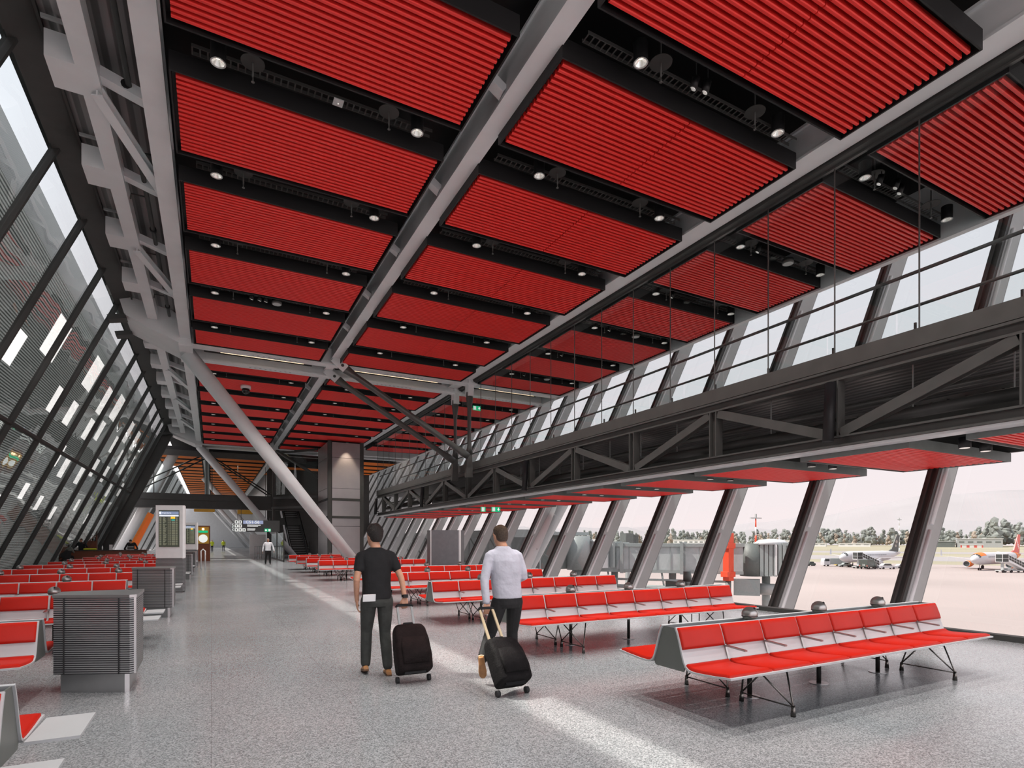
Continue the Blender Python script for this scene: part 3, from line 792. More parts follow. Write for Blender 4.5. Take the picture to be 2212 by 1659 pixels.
# air units at the bench ends
def make_unit(label):
    t = thing('air_unit', label, 'ventilation unit', (-1.05, 7.4, 0), 'steel air units at the bench ends')
    q = [(-1.44, 7.36), (-.75, 7.03), (-.70, 7.06), (-.70, 7.80), (-1.44, 7.80)]
    inn = [(-1.39, 7.41), (-.80, 7.10), (-.76, 7.12), (-.76, 7.75), (-1.39, 7.75)]
    MB().prism(inn, 0, .2, 'z').build('plinth', 'inox', t)
    MB().prism(q, .2, .99, 'z').build('grille', 'grille', t)
    MB().prism([(-1.45, 7.35), (-.75, 7.015), (-.69, 7.05), (-.69, 7.81), (-1.45, 7.81)], .99, 1.02, 'z').build('top', 'inox', t)
    fm = MB()
    a = Vector((-1.44, 7.36, 0)); b = Vector((-.75, 7.03, 0)); nrm = Vector((-.43, -.9, 0))*.006
    for f in (.14, .86):
        p = a.lerp(b, f)+nrm; fm.bar(p+Vector((0, 0, .2)), p+Vector((0, 0, .99)), .012, .008, up=(0, 1, 0))
    fm.build('seam', 'black', t)
    MB().box(-.715, -.695, 7.05, 7.09, .2, 1.0).build('corner', 'inox', t)
    return t
u = make_unit('steel air unit with slotted grille, nearest one in the left foreground')
for y, lab in ((13.75, 'steel air unit with slotted grille, second one back beside the left benches'), (26.7, 'steel air unit just behind the nearer information pillar'), (33.2, 'steel air unit standing before the farther information pillar')):
    dup(u, (-1.05, y+.2, 0), lab)
# information pillars
def pillar(label, y):
    t = thing('information_pillar', label, 'information display', (-1.05, y+.3, 0), 'flight information pillars')
    a = Vector((-1.50, y+.24, 0)); b = Vector((-.78, y-.02, 0))
    q = [(a.x, a.y), (b.x, b.y), (-.72, y+.03), (-.72, y+.62), (-1.5, y+.62)]
    MB().prism(q, .05, 1.02, 'z').build('grille_base', 'grille', t)
    MB().prism([(x*1.0, yy) for x, yy in q], 1.05, 2.66, 'z').build('body', 'white', t)
    MB().prism([(-1.42, y+.30), (-.80, y+.06), (-.78, y+.56), (-1.42, y+.56)], 0, .05, 'z').build('plinth', 'inox', t)
    MB().prism([(-1.47, y+.28), (-.79, y+.02), (-.75, y+.06), (-.75, y+.6), (-1.47, y+.6)], 1.02, 1.05, 'z').build('joint', 'inox', t)
    e = (b-a).normalized(); n = Vector((e.y, -e.x, 0)); W = (b-a).length
    def rect(u0, u1, z0, z1, off, mb):
        p = [a+e*(u*W)+n*off for u in (u0, u1)]
        return mb.quad(p[0]+Vector((0, 0, z0)), p[1]+Vector((0, 0, z0)), p[1]+Vector((0, 0, z1)), p[0]+Vector((0, 0, z1)))
    sb = MB(); p0 = a+e*(.12*W)+n*.004; p1 = a+e*(.88*W)+n*.004
    sb.bar(p0+Vector((0, 0, 1.95)), p1+Vector((0, 0, 1.95)), 1.12, .02, up=tuple(n))
    s = sb.build('screen', 'screen', t)
    rect(.14, .86, 2.38, 2.47, .018, MB()).build('header_bar', 'screen_blue', s, fix=False)
    rect(.14, .22, 2.385, 2.465, .021, MB()).build('departure_symbol', 'screen_white', s, fix=False)
    rect(.14, .86, 2.32, 2.365, .018, MB()).build('column_bar', 'screen_white', s, fix=False)
    rect(.57, .73, 2.25, 2.31, .019, MB()).build('status_bar', 'screen_orange', s, fix=False)
    rect(.59, .72, 2.18, 2.235, .019, MB()).build('status_bar', 'screen_teal', s, fix=False)
    lines = MB(); rr = random.Random(3)
    for i in range(28):
        z = 2.27-i*.0305
        for u0, u1 in ((.15, .22), (.28, .30+.1*rr.random()+.03), (.46, .49), (.52, .57), (.60, .73), (.75, .82)):
            if i < 3 and u0 == .60: continue
            rect(u0, u1, z, z+.011, .019, lines)
    lines.build('flight_rows', 'screen_text', s, fix=False)
    ang = math.atan2(e.y, e.x)
    p = a+e*(.25*W)+n*.022
    text('Departures', .055, 'exit_white', s, Vector((p.x, p.y, 2.425))-Vector(t.location), (R(90), 0, ang), align='LEFT')
    return t
pillar('white flight information pillar with tall departures screen, nearer one behind the left benches', 20.0)
pillar('flight information pillar farther back, half hidden behind the nearer white pillar', 38.6)
# grey panel cabinet among the right-hand benches
t = thing('panel_cabinet', 'tall grey metal cabinet with dark front panels standing beyond the right hand benches', 'cabinet', (9.3, 26.5, 0))
cx = [(8.62, 23.9), (9.82, 23.35), (10.05, 23.5), (10.05, 24.2), (8.62, 24.4)]
MB().prism(cx, 0, 2.05, 'z').build('body', 'inox_dark', t)
e = Vector((1.2, -.55, 0)).normalized(); n = Vector((e.y, -e.x, 0)); o0 = Vector((8.62, 23.9, 0))
MB().bar(o0+e*.66+n*.004+Vector((0, 0, .1)), o0+e*.66+n*.004+Vector((0, 0, 1.98)), .9, .01, up=tuple(n)).build('front_panel', 'inox_dark', t)
MB().bar(o0+e*1.29+n*.004+Vector((0, 0, 0)), o0+e*1.29+n*.004+Vector((0, 0, 2.05)), .1, .02, up=tuple(n)).bar(o0+n*.004, o0+n*.004+Vector((0, 0, 2.05)), .05, .02, up=tuple(n)).build('edge', 'alu', t)

# ------------------------------------------------------------------ lift tower, bridge, escalator
TX0, TX1, TY0, TY1 = 8.3, 11.15, 47.3, 52.0
t = thing('lift_tower', 'grey metal clad lift tower rising to the red ceiling at the end of the walkway', 'lift tower', (9.7, 49.5, 0))
MB().box(TX0+.05, TX1-.05, TY0+.05, TY1-.05, 0, 9.6).build('core', 'black', t)
for z0, z1 in ((.1, 2.75), (2.78, 3.42), (3.6, 4.86), (5.05, 5.85), (5.87, 8.35), (8.37, 9.6)):
    MB().box(TX0+.33, TX1-.28, TY0, TY0+.05, z0, z1-.01).build('cladding', 'wall_metal', t)
    MB().box(TX0, TX0+.05, TY0+.3, TY1, z0, z1-.01).build('cladding', 'wall_metal', t)
for x in (TX0, TX1-.26): MB().box(x, x+.28, TY0-.05, TY0+.2, 0, 9.7).build('corner_post', 'steel_dark', t)
MB().box(TX0, TX1, TY0-.03, TY0+.1, 3.42, 3.6).box(TX0, TX1, TY0-.03, TY0+.1, 4.86, 5.05).build('band', 'steel_dark', t)
t = thing('footbridge', 'dark steel footbridge with glass sides crossing the hall at the far end', 'bridge', (0, 58, 4.4))
MB().box(-8.0, 7.8, 57.2, 60.0, 4.55, 5.1).box(-8.0, 7.8, 57.0, 57.25, 5.15, 5.65).box(-8, 7.8, 57.05, 57.1, 4.4, 5.7).build('girder', 'steel_dark', t)
MB().box(-8, 7.8, 57.0, 57.3, 4.40, 4.46).build('lower_flange', 'steel_mid', t)
g = MB()
for i in range(10): g.quad((-6.0+i*1.36, 57.1, 5.7), (-4.66+i*1.36, 57.1, 5.7), (-4.66+i*1.36, 57.1, 9.0), (-6+i*1.36, 57.1, 9.0))
g.build('side_glass', 'glass_rail', t, fix=False)
m = MB()
for x in (-4.4, -.4, .0, 5.0): m.box(x, x+.07, 57.05, 57.15, 5.6, 9.6)
m.box(-4.0, 8, 57.0, 57.2, 9.0, 9.5).build('frame', 'steel_dark', t)
st = thing('tie_cable', 'dark rods fanning out from the far column head over the bridge', 'rod', (-.3, 58, 9))
for i, (a, b) in enumerate((((-.45, 57.6, 9.35), (-6.9, 57.6, 5.7)), ((-.45, 57.9, 9.0), (-6.9, 57.9, 5.1)), ((-.3, 57.6, 9.2), (5.0, 57.6, 5.6)), ((-.2, 57.9, 9.35), (5.5, 57.9, 5.6)))):
    MB().tube([a, b], .06, 8).build('rod', 'steel_dark', st)
MB().ball((-.4, 57.7, 9.3), (.45, .35, .4)).build('node', 'steel_dark', st)
MB().box(-.55, -.2, 57.6, 57.95, 5.2, 9.9).build('post', 'steel_grey', st)
t = thing('escalator', 'dark escalator rising behind the benches left of the lift tower', 'escalator', (7.6, 60, 0))
ex0, ex1, ey, sl = 6.75, 8.05, 56.8, math.tan(R(30))
s = MB()
for i in range(24):
    y = ey+i*.40; z = i*.40*sl; s.box(ex0, ex1, y, y+.40, z, z+.22)
s.build('steps', 'steel_dark', t)
sh = MB()
for i in range(24):
    y = ey+i*.40; z = i*.40*sl; sh.box(ex0, ex1, y-.01, y+.02, z+.19, z+.225)
sh.build('step_edges', 'steel_grey', t)
for x in (ex0-.12, ex1+.06):
    MB().add([(x, ey-.6, 0), (x, ey-.6, .9), (x, ey, .95), (x, ey+9.2, .95+9.2*sl), (x, ey+9.2, 9.2*sl-.3), (x, ey, -.0)], [(0, 1, 2, 3, 4, 5)]).build('balustrade', 'glass_rail', t, fix=False)
    MB().tube([(x, ey-.75, .8), (x, ey-.6, .98), (x, ey, 1.0), (x, ey+9.2, 1.0+9.2*sl)], .05, 8).build('handrail', 'black_gloss', t)
    MB().prism([(ey-.6, 0), (ey, .32), (ey+9.3, .32+9.3*sl), (ey+9.3, 9.3*sl-.7), (ey+.6, -.0)], x-.06, x+.06, 'x').build('skirt', 'inox_dark', t)
MB().box(ex1+.16, ex1+.24, ey-.3, ey-.1, 0, 1.5).build('control_post', 'black', t)
# dark end wall and glazing beside it
struct(MB().box(5.6, 17.2, 70, 70.3, 0, 11.3), 'wall_back', 'steel_dark')
struct(MB().box(5.5, 8.3, 62.0, 70, 5.4, 5.7), 'floor_upper', 'steel_dark')
struct(MB().box(5.2, 8.3, 61.8, 62.1, 3.2, 3.9), 'trim_5', 'steel_dark')
g = MB()
for z0, z1 in ((5.8, 8.6), (8.65, 9.7)): g.quad((5.1, 56.4, z0), (8.25, 52.4, z0), (8.25, 52.4, z1), (5.1, 56.4, z1))
w = g.build('wall_landing', 'glass_walkway', kind='structure', fix=False)
MB().bar((5.05, 56.5, 4.6), (8.3, 52.4, 4.6), .5, .2).bar((5.05, 56.5, 5.5), (8.3, 52.4, 5.5), .3, .2).bar((5.05, 56.5, 9.7), (8.3, 52.4, 9.7), .2, .2).build('edge_beam', 'steel_dark', w)
MB().box(4.95, 5.2, 56.3, 56.6, 0, 9.7).build('post', 'steel_dark', w)
for i, (x, y) in enumerate(((6.4, 53.5),)):
    t = thing('stay_rod', 'dark sloping rod between the farther crossbeams and the lift tower', 'rod', (6.6, 54, 7.5))
    MB().tube([(5.1, 54.7, 9.7), (10.5, 54.7, 6.4)], .14, 10).build('rod', 'steel_mid', t)

# ------------------------------------------------------------------ beyond the bridge: concourse with orange ceiling
pp = None; cnt = 0
for ci, (x0, x1) in enumerate(((-4.6, -.8), (-.2, 5.0), (5.6, 11.2), (12.3, 17.3))):
    pr_o = None
    for k in range(0, 16):
        y = 58.6+MOD*k
        if ci == 0 and k == 4: x0 = -3.3; pr_o = None
        if ci >= 2 and k > (2 if ci == 2 else 5): continue
        nm = ['far left', 'inner left', 'behind the lift tower', 'over the end of the walkway'][ci]
        lab = 'orange slatted ceiling panel beyond the bridge, %s group, %s from the near end' % (nm, ORD[k])
        if ci == 2: lab = 'orange slatted ceiling panel behind the lift tower, %s from the near end' % ORD[k]
        if ci == 3: lab = 'orange slatted ceiling panel past the walkway end, %s from the near end' % ORD[k]
        if ci == 2: y += 8
        if pr_o is None:
            pr_o = panel_proto(x0, x1, 12, 2.5, False, 'slat_orange', lab, group='orange slatted ceiling panels'); pr_o.location = (0, y, 9.7)
        else: dup(pr_o, (0, y, 9.7), lab)
for x, nm in ((-.5, 'left'), (5.3, 'right')):
    t = thing('roof_beam', 'pale roof beam under the orange ceiling beyond the bridge, %s one' % nm, 'beam', (x, 90, 9.5), 'long roof beams')
    MB().box(x-.22, x+.22, 58, 140, 9.45, 10.2).build('girder', 'steel_white', t)
# far left facade: leaning mullions with open sky between
g = MB(); f = MB()
g.add([pl(57.5, 0, -1.2), pl(149.5, 0, -1.2), pl(149.5, 11.3, -1.2), pl(57.5, 11.3, -1.2)], [(0, 1, 2, 3)])
w = g.build('window_90', 'glass_right', kind='structure', fix=False)
for k in range(24):
    y = 58.4+MOD*k
    MB().bar(pl(y, 0, -1.1), pl(y, 11, -1.1), .5 if k % 2 else .25, .5, up=(0, 1, 0)).build('mullion', 'steel_grey' if k % 3 else 'steel_dark', w)
t = thing('facade_brace', 'wide pale leaning brace at the far left windows behind the cafe', 'column', (-7.2, 60, 0))
MB().tube([(-7.4, 60, 0), (-3.0, 60, 9.6)], .42, 16).build('shaft', 'steel_white', t)
t = thing('ceiling_reflection', 'orange ceiling reflection built as a leaning slatted panel behind the cafe at the left', 'panel', (-4.5, 58.4, 0))
m = MB()
for i in range(9):
    m.bar(pl(61.5+i*.55, .3, 1.3), pl(61.5+i*.55, 4.2, 1.3), .3, .08, up=(0, 1, 0))
m.build('slats', 'slat_orange', t)  # slats modelled in place of the orange ceiling mirrored in the glass
# far right side of the corridor: low walls and posts
struct(MB().box(8.6, 8.8, 71, 150, 0, 9.6), 'wall_right', 'steel_grey')
struct(MB().box(-9.2, 8.6, 150, 150.2, 0, 11.4), 'wall_end', 'steel_white')
t = thing('partition', 'white low partition wall beside the far slanting columns', 'partition', (5.0, 62, 0))
MB().box(3.9, 5.6, 72, 72.2, 0, 2.3).build('board', 'white', t)
t = thing('barrier', 'low glass barrier with steel frame left of the escalator', 'barrier', (4.3, 50, 0))
MB().box(4.75, 4.83, 45.5, 56, 0, .08).box(4.75, 4.83, 45.5, 45.6, 0, 2.3).box(4.75, 4.83, 50.5, 50.6, 0, 2.3).box(4.75, 4.83, 55.9, 56, 0, 2.3).build('frame', 'steel_dark', t)
g = MB()
for a in (45.6, 50.6): g.quad((4.79, a, .1), (4.79, a+4.9, .1), (4.79, a+4.9, 2.2), (4.79, a, 2.2))
g.build('glass', 'glass_rail', t, fix=False)
t = thing('barrier', 'short steel railing in front of the white partition', 'railing', (4.6, 58.5, 0))
m = MB()
for i in range(6): m.tube([(3.6+i*.2, 58.5, 0), (3.6+i*.2, 58.5, 1.05)], .02, 6)
m.tube([(3.55, 58.5, 1.05), (4.65, 58.5, 1.05)], .03, 6).build('rails', 'steel_grey', t)
# clock kiosk and screen
t = thing('clock_kiosk', 'brown kiosk with round white clock and green sign beside the far aisle', 'kiosk', (-.6, 46, 0))
MB().box(-1.05, -.1, 50, 50.6, 0, 2.75).build('cabinet', 'cafe_wood', t)
MB().box(-.98, -.18, 49.96, 50, 1.35, 2.65).build('case', 'ochre', t)
MB().tube([(-.58, 49.96, 1.75), (-.58, 49.92, 1.75)], .31, 28).build('dial', 'exit_white', t)
MB().box(-.9, -.26, 49.93, 49.96, 2.2, 2.36).build('sign', 'exit_green', t)
MB().ball((-.58, 49.92, 2.48), .09).build('lamp', 'led', t)
t = thing('handrail', 'white loop handrail beside the farther information pillar', 'railing', (-.4, 36, 0))
MB().tube([(-.52, 36.2, 0), (-.52, 36.2, 1.0), (-.42, 36.2, 1.1), (-.32, 36.2, 1.0), (-.32, 36.2, 0)], .035, 8).build('loop', 'white', t)
t = thing('barrier_gate', 'yellow overhead box fitting under the far bridge, left one', 'box', (-.8, 66, 4.4))
MB().bbox(-1.6, .3, 66, 66.6, 4.55, 5.15, .08).build('box', 'ochre', t)
t = thing('barrier_gate', 'yellow overhead box fitting under the far bridge, right one', 'box', (3.0, 66, 4.4))
MB().bbox(2.4, 3.9, 66, 66.6, 4.4, 5.1, .08).build('box', 'ochre', t)

# ------------------------------------------------------------------ hanging signs
def sign(label, x, y, w, h, z, big):
    t = thing('hanging_sign', label, 'sign', (x, y, z+h), 'hanging direction signs')
    MB().bbox(x-w/2, x+w/2, y, y+.16, z, z+h, .01, 1).build('board', 'sign_grey', t)
    lx = x-w/2
    MB().box(lx+.65, lx+w*.63, y-.006, y, z+h*.68, z+h*.97).build('blue_field', 'sign_blue', t)
    for r in range(3):
        for c in range(2 if r < 2 else 3):
            ic = MB().box(lx+.04+c*.28, lx+.28+c*.28, y-.006, y, z+h*(.70-r*.335), z+h*(.96-r*.335))
            ic = ic.build('symbol', 'exit_white', t); MB().box(lx+.11+c*.28, lx+.21+c*.28, y-.008, y-.006, z+h*(.77-r*.335), z+h*(.89-r*.335)).build('pictogram', 'black', ic)
    tx = MB()
    for r, l in ((.55, 1.0), (.45, .8), (.22, .6), (.12, .55)): tx.box(lx+.95, lx+.95+l, y-.006, y, z+h*r, z+h*(r+.055))
    tx.build('text_lines', 'exit_white', t)
    ex = MB().box(lx+w*.66, lx+w*.80, y-.008, y, z+h*.03, z+h*.28).build('exit_panel', 'exit_green', t)
    MB().box(lx+w*.745, lx+w*.79, y-.011, y-.008, z+h*.06, z+h*.25).tube([(lx+w*.69, y-.010, z+h*.15), (lx+w*.69, y-.008, z+h*.15)], h*.08, 12).build('exit_symbol', 'exit_white', ex)
    if big: text('C51-56', .34, 'exit_white', t, (lx+1.35-x, -.012, h*.83-h), (R(90), 0, 0))
    rd = MB()
    for dx in (-.35, .35): rd.tube([(x+dx*w, y+.08, z+h), (x+dx*w, y+.08, 4.4 if big else 9)], .02, 6)
    rd.build('rods', 'steel_dark', t)
    return t
sign('hanging grey direction sign reading C51-56, in front of the far slanting columns', 3.3, 50.5, 3.4, .95, 2.3, True)
sign('smaller hanging direction sign just behind and below the one reading C51-56', 3.55, 62.0, 3.6, .75, 2.55, False)
def exitsign(label, x, y, z, w=.5, arrow=True, rod=3.6):
    t = thing('exit_sign', label, 'exit sign', (x, y, z), 'green exit signs')
    MB().box(x-w/2, x+w/2, y, y+.05, z, z+.26).build('panel', 'exit_green', t)
    m = MB().box(x-w/2+.03, x-w/2+.03+.16, y-.004, y, z+.03, z+.23)
    if arrow: m.prism([(x+.06, z+.14), (x+.22, z+.14), (x+.14, z+.04)], y-.004, y, 'y').box(x+.11, x+.17, y-.004, y, z+.13, z+.22)
    m.build('pictogram', 'exit_white', t)
    MB().tube([(x, y+.025, z+.26), (x, y+.025, rod)], .012, 6).build('stem', 'black', t)
exitsign('green exit sign hanging over the walkway behind its glass', 13.65, 30.0, 9.17, rod=9.8)
exitsign('green exit sign under the walkway, right one of the pair', 13.4, 27.0, 3.12)
exitsign('narrow green exit sign under the walkway, left one of the pair', 12.75, 27.2, 3.12, w=.26, arrow=False)
# ------------------------------------------------------------------ people
def remesh(mb, name, mats, parent, voxel, smooth=6, pick=None):
    """union of overlapping rounded sections into one continuous surface"""
    o = mb.build(name+'_raw', mats[0] if isinstance(mats, list) else mats, None, world=False)
    md = o.modifiers.new('r', 'REMESH'); md.mode = 'VOXEL'; md.voxel_size = voxel; md.use_smooth_shade = True
    sm = o.modifiers.new('s', 'SMOOTH'); sm.factor = .5; sm.iterations = smooth
    bpy.context.view_layer.update()
    me = bpy.data.meshes.new_from_object(o.evaluated_get(bpy.context.evaluated_depsgraph_get()))
    bpy.data.objects.remove(o)
    me.name = name; me.materials.clear()
    for x in (mats if isinstance(mats, list) else [mats]): me.materials.append(MATS[x])
    for p in me.polygons:
        p.use_smooth = True
        if pick: p.material_index = pick(p.center)
    r = bpy.data.objects.new(name, me); C.objects.link(r); r.parent = parent
    return r
def limb(mb, pts, rs, sub=4, n=14):
    """smooth tapered limb through pts"""
    P = [Vector(p) for p in pts]; out = []; ro = []
    rs = [r if isinstance(r, tuple) else (r, r) for r in rs]
    for i in range(len(P)-1):
        p0 = P[max(i-1, 0)]; p1 = P[i]; p2 = P[i+1]; p3 = P[min(i+2, len(P)-1)]
        for j in range(sub):
            t = j/sub
            q = .5*((2*p1)+(p2-p0)*t+(2*p0-5*p1+4*p2-p3)*t*t+(3*p1-p0-3*p2+p3)*t**3)
            q = q.lerp(p1.lerp(p2, t), .55)
            out.append(q); ro.append(tuple(rs[i][k]*(1-t)+rs[i+1][k]*t for k in (0, 1)))
    out.append(P[-1]); ro.append(rs[-1])
    mb.tube(out, ro, n)
    mb.ball(P[0], min(rs[0])*.98, n, 8); mb.ball(P[-1], min(rs[-1])*.98, n, 8)
def hand(mb, wrist, d, palm, side, curl=.5, s=1.):
    """palm and five fingers. d: pointing direction, palm: palm normal, side: towards the thumb"""
    w = Vector(wrist); d = Vector(d).normalized(); side = Vector(side); side = (side-d*side.dot(d)).normalized(); pn = d.cross(side)
    if pn.dot(Vector(palm)) < 0: pn = -pn
    k = w+d*.085*s
    for f in (-.028, -.010, .010, .027):
        mb.tube([w+side*f*.6*s, w+d*.04*s+side*f*s, k+side*f*s], [.014*s, .0145*s, .011*s], 8)
    for f, L in ((.028, .070), (.010, .080), (-.009, .075), (-.027, .060)):
        p = k+side*f*s; dd = d.copy(); pts = [p]
        for q, fr in enumerate((.45, .32, .23)):
            ang = curl*(.75+.35*q); dd = (dd*math.cos(ang)+pn*math.sin(ang)).normalized(); p = p+dd*L*fr*s; pts.append(p)
        mb.tube(pts, [.0098*s, .0092*s, .0085*s, .007*s], 8); mb.ball(pts[-1], .0072*s, 8, 6)
    p = w+d*.025*s+side*.028*s; q = p+(side*.55+d*.75+pn*.3).normalized()*.040*s; r = q+(d*.85+side*.05+pn*.55*(.5+curl)).normalized()*.032*s
    mb.tube([w+d*.01*s+side*.012*s, p, q, r], [.014*s, .0135*s, .011*s, .0085*s], 8); mb.ball(r, .0085*s, 8, 6)
def head(mb, c, yaw, tilt=(0, 0), s=1.):
    """head centred at c, face towards +y turned by yaw"""
    h = MB()
    h.rings([(0, .012, -.118, .03, .03), (0, .02, -.108, .045, .052), (0, .012, -.08, .058, .078), (0, .006, -.045, .066, .088), (0, .0, .0, .073, .094), (0, -.004, .045, .075, .097), (0, -.008, .08, .067, .086), (0, -.01, .105, .045, .06), (0, -.01, .118, .012, .018)], 22)
    h.add([(0, .092, .022), (-.015, .090, -.030), (.015, .090, -.030), (0, .118, -.028), (0, .085, -.04)], [(0, 1, 3), (0, 3, 2), (1, 4, 3), (2, 3, 4), (0, 2, 4, 1)])
    for sx in (-1, 1):
        h.ball((sx*.077, -.004, -.006), (.010, .019, .032), 10, 8)
        h.ball((sx*.03, .083, .028), (.02, .012, .008), 8, 6)
    h.ball((0, .088, -.066), (.026, .012, .009), 10, 6); h.ball((0, .08, -.10), (.022, .018, .018), 10, 6)
    M = Matrix.Translation(Vector(c)) @ Matrix.Rotation(yaw, 4, 'Z') @ Matrix.Rotation(tilt[0], 4, 'X') @ Matrix.Rotation(tilt[1], 4, 'Y') @ Matrix.Scale(s, 4)
    mb.add(h.xf(M).v, h.f, True)
    return M
def add_mb(mb, o, M):
    o.xf(M); mb.add(o.v, o.f, True)
def shoe(mb, heel, toe, up=(0, 0, 1), w=.046, h=.07):
    a = Vector(heel); b = Vector(toe); t = (b-a); L = t.length; t.normalize(); u = Vector(up); sx = t.cross(u).normalized(); u = sx.cross(t)
    secs = [(0, .030, .055, .045), (.03, .034, .062, .05), (.08, .036, .075, .055), (.13, .040, .062, .045), (.19, .046, .045, .032), (.24, .042, .036, .025), (.275, .022, .022, .018)]
    rings = []
    for f, rx, top, _ in secs:
        c = a+t*(f/.275*L)+u*(top/2); rings.append([c+sx*(rx*math.cos(2*PI*j/14))+u*(top/2*math.sin(2*PI*j/14)) for j in range(14)])
    mb.loft(rings)
def eyes(parent, M, loc=None):
    for sx in (-1, 1):
        e = MB().ball((sx*.031, .088, .018), (.011, .007, .007), 8, 6); e.xf(M); e.build('eye', 'hair_black', parent, world=False)

def walker(label, loc, rz, P):
    t = thing('person', label, 'person', loc, rz=rz)
    vx = P.get('voxel', .0075)
    J = {k: Vector(v) for k, v in P['J'].items()}
    lean = P.get('lean', 0)
    # body
    b = MB(); M = head(b, J['head'], P.get('yaw', 0), P.get('tilt', (0, 0)))
    limb(b, [J['neck']-Vector((0, 0, .06)), J['neck'], J['head']+Vector((0, -.012, -.07))], [(.075, .065), (.060, .060), (.056, .058)])
    chest = [(J['pel'].lerp(J['neck'], f)) for f in (0, .25, .5, .78, .93)]
    b.rings([(p.x, p.y, p.z, r, q) for p, r, q in zip(chest, (.145, .13, .145, .155, .09), (.09, .085, .1, .095, .07))], 20)
    for s_ in ('L', 'R'):
        limb(b, [J['sh'+s_], J['el'+s_], J['wr'+s_]], [.047, .038, .026])
        hp = P['hand'+s_]; hand(b, J['wr'+s_], hp[0], hp[1], hp[2], hp[3])
        limb(b, [J['hip'+s_], J['kn'+s_], J['an'+s_]], [.075, .05, .036])
    body = remesh(b, 'body', P['skin'], t, vx, 3)
    eyes(body, M)
    # hair
    h = MB(); hs = P.get('hairsize', 1.)
    h.rings([(0, -.045, -.07, .048*hs, .045*hs), (0, -.036, -.04, .07, .064*hs), (0, -.028, .0, .081*hs, .082*hs), (0, -.02, .04, .086*hs, .094*hs), (0, -.012, .08, .08*hs, .096*hs), (0, -.01, .112*hs, .06*hs, .075*hs), (0, -.01, .134*hs, .02, .03)], 22)
    rr = random.Random(5)
    for i in range(60):
        a = rr.random()*2*PI; e = rr.random()*1.2
        h.ball((.07*hs*math.cos(a)*math.cos(e), -.014+.082*hs*math.sin(a)*math.cos(e), .045+.085*hs*math.sin(e)), P.get('tuft', .017), 6, 5)
    h.xf(M); remesh(h, 'hair', P['hair'], body, max(.006, vx), 2)
    # shirt
    s = MB()
    pel, nk = J['pel'], J['neck']
    secs = P['torso']
    s.rings([(pel.lerp(nk, f).x, pel.lerp(nk, f).y+dy, pel.lerp(nk, f).z, rx, ry) for f, rx, ry, dy in secs], 26, pw=2.3)
    for s_ in ('L', 'R'):
        e = J['el'+s_]; sh = J['sh'+s_]; wr = J['wr'+s_]
        inner = sh.lerp(nk, .62)+Vector((0, 0, -.035))
        if P['sleeve'] < 1: limb(s, [inner, sh, sh.lerp(e, P['sleeve'])], [.056, .064, .062])
        else: limb(s, [inner, sh, e, e.lerp(wr, .93)], [.056, .064, .052, .042])
    shirt = remesh(s, P.get('shirtname', 'shirt'), P['shirt'], body, vx, 9)
    # trousers
    r = MB()
    hipc = pel
    r.rings([(hipc.x, hipc.y, hipc.z+dz, rx, ry) for dz, rx, ry in ((-.13, .15, .115), (-.08, .168, .128), (-.02, .165, .122), (.05, .158, .112), (.09, .152, .108))], 24, pw=2.3)
    for s_ in ('L', 'R'):
        limb(r, [J['hip'+s_], J['hip'+s_].lerp(J['kn'+s_], .5), J['kn'+s_], J['kn'+s_].lerp(J['an'+s_], .45), J['an'+s_]+Vector((0, 0, .005))], [.098, .086, .068, .066, .058])
    remesh(r, 'trousers', P['trousers'], body, vx, 4)
    for s_ in ('L', 'R'):
        f = P['foot'+s_]; q = MB(); shoe(q, f[0], f[1], f[2])
        sh_ = remesh(q, 'shoe', P['shoe'], body, .007, 3)
        a, b_, u = Vector(f[0]), Vector(f[1]), Vector(f[2]).normalized(); d = (b_-a).normalized(); sx = d.cross(u).normalized()
        so = MB(); pts = [(-.008, .0), (0, .032), (.10, .036), (.19, .046), (.25, .036), (.282, 0), (.25, -.036), (.19, -.046), (.10, -.036), (0, -.032)]
        L = (b_-a).length/.275
        so.add([a+d*(x*L)+sx*y+u*z for z in (-.004, .016) for x, y in pts], [tuple(range(10))[::-1], tuple(range(10, 20))]+[(i, (i+1) % 10, 10+(i+1) % 10, 10+i) for i in range(10)])
        so.build('sole', P.get('sole', 'sole'), sh_, world=False)
    return t, body, shirt

# man in black T-shirt, walking away, left foot pushing forward, right hand on his case
m1, b1, s1 = walker('person walking away in a black T-shirt and dark grey trousers, pulling a black wheeled case', (1.74, 6.72, 0), 0, dict(
    J=dict(pel=(.0, -.02, .93), neck=(-.005, .02, 1.50), head=(-.015, .05, 1.635), shL=(-.178, .01, 1.395), shR=(.173, .0, 1.395),
           elL=(-.245, -.05, 1.12), wrL=(-.225, .03, .875), elR=(.275, -.09, 1.13), wrR=(.30, -.15, .895),
           hipL=(-.095, -.01, .87), hipR=(.095, -.03, .87), knL=(-.095, .10, .49), knR=(.10, -.01, .48), anL=(-.115, .06, .115), anR=(.10, -.13, .10)),
    handL=((.06, .12, -1), (1, 0, .1), (0.1, 1, .1), .35), handR=((-.05, -.25, -1), (0, 1, 0), (-1, .1, 0), 1.05),
    yaw=.42, skin='skin', hair='hair_black', hairsize=1.10, tuft=.026, shirt='tee_black', shirtname='t_shirt', sleeve=.52, trousers='trouser_grey', shoe='shoe_tan',
    torso=((-.07, .176, .128, 0), (.05, .172, .122, 0), (.25, .166, .116, 0), (.5, .176, .122, -.005), (.72, .19, .122, -.005), (.86, .185, .105, 0), (.94, .13, .085, 0), (1.0, .072, .07, 0)),
    footL=((-.13, -.03, .045), (-.095, .23, .0), (0, .16, 1)), footR=((.09, -.23, .0), (.13, .04, .0), (0, 0, 1))))
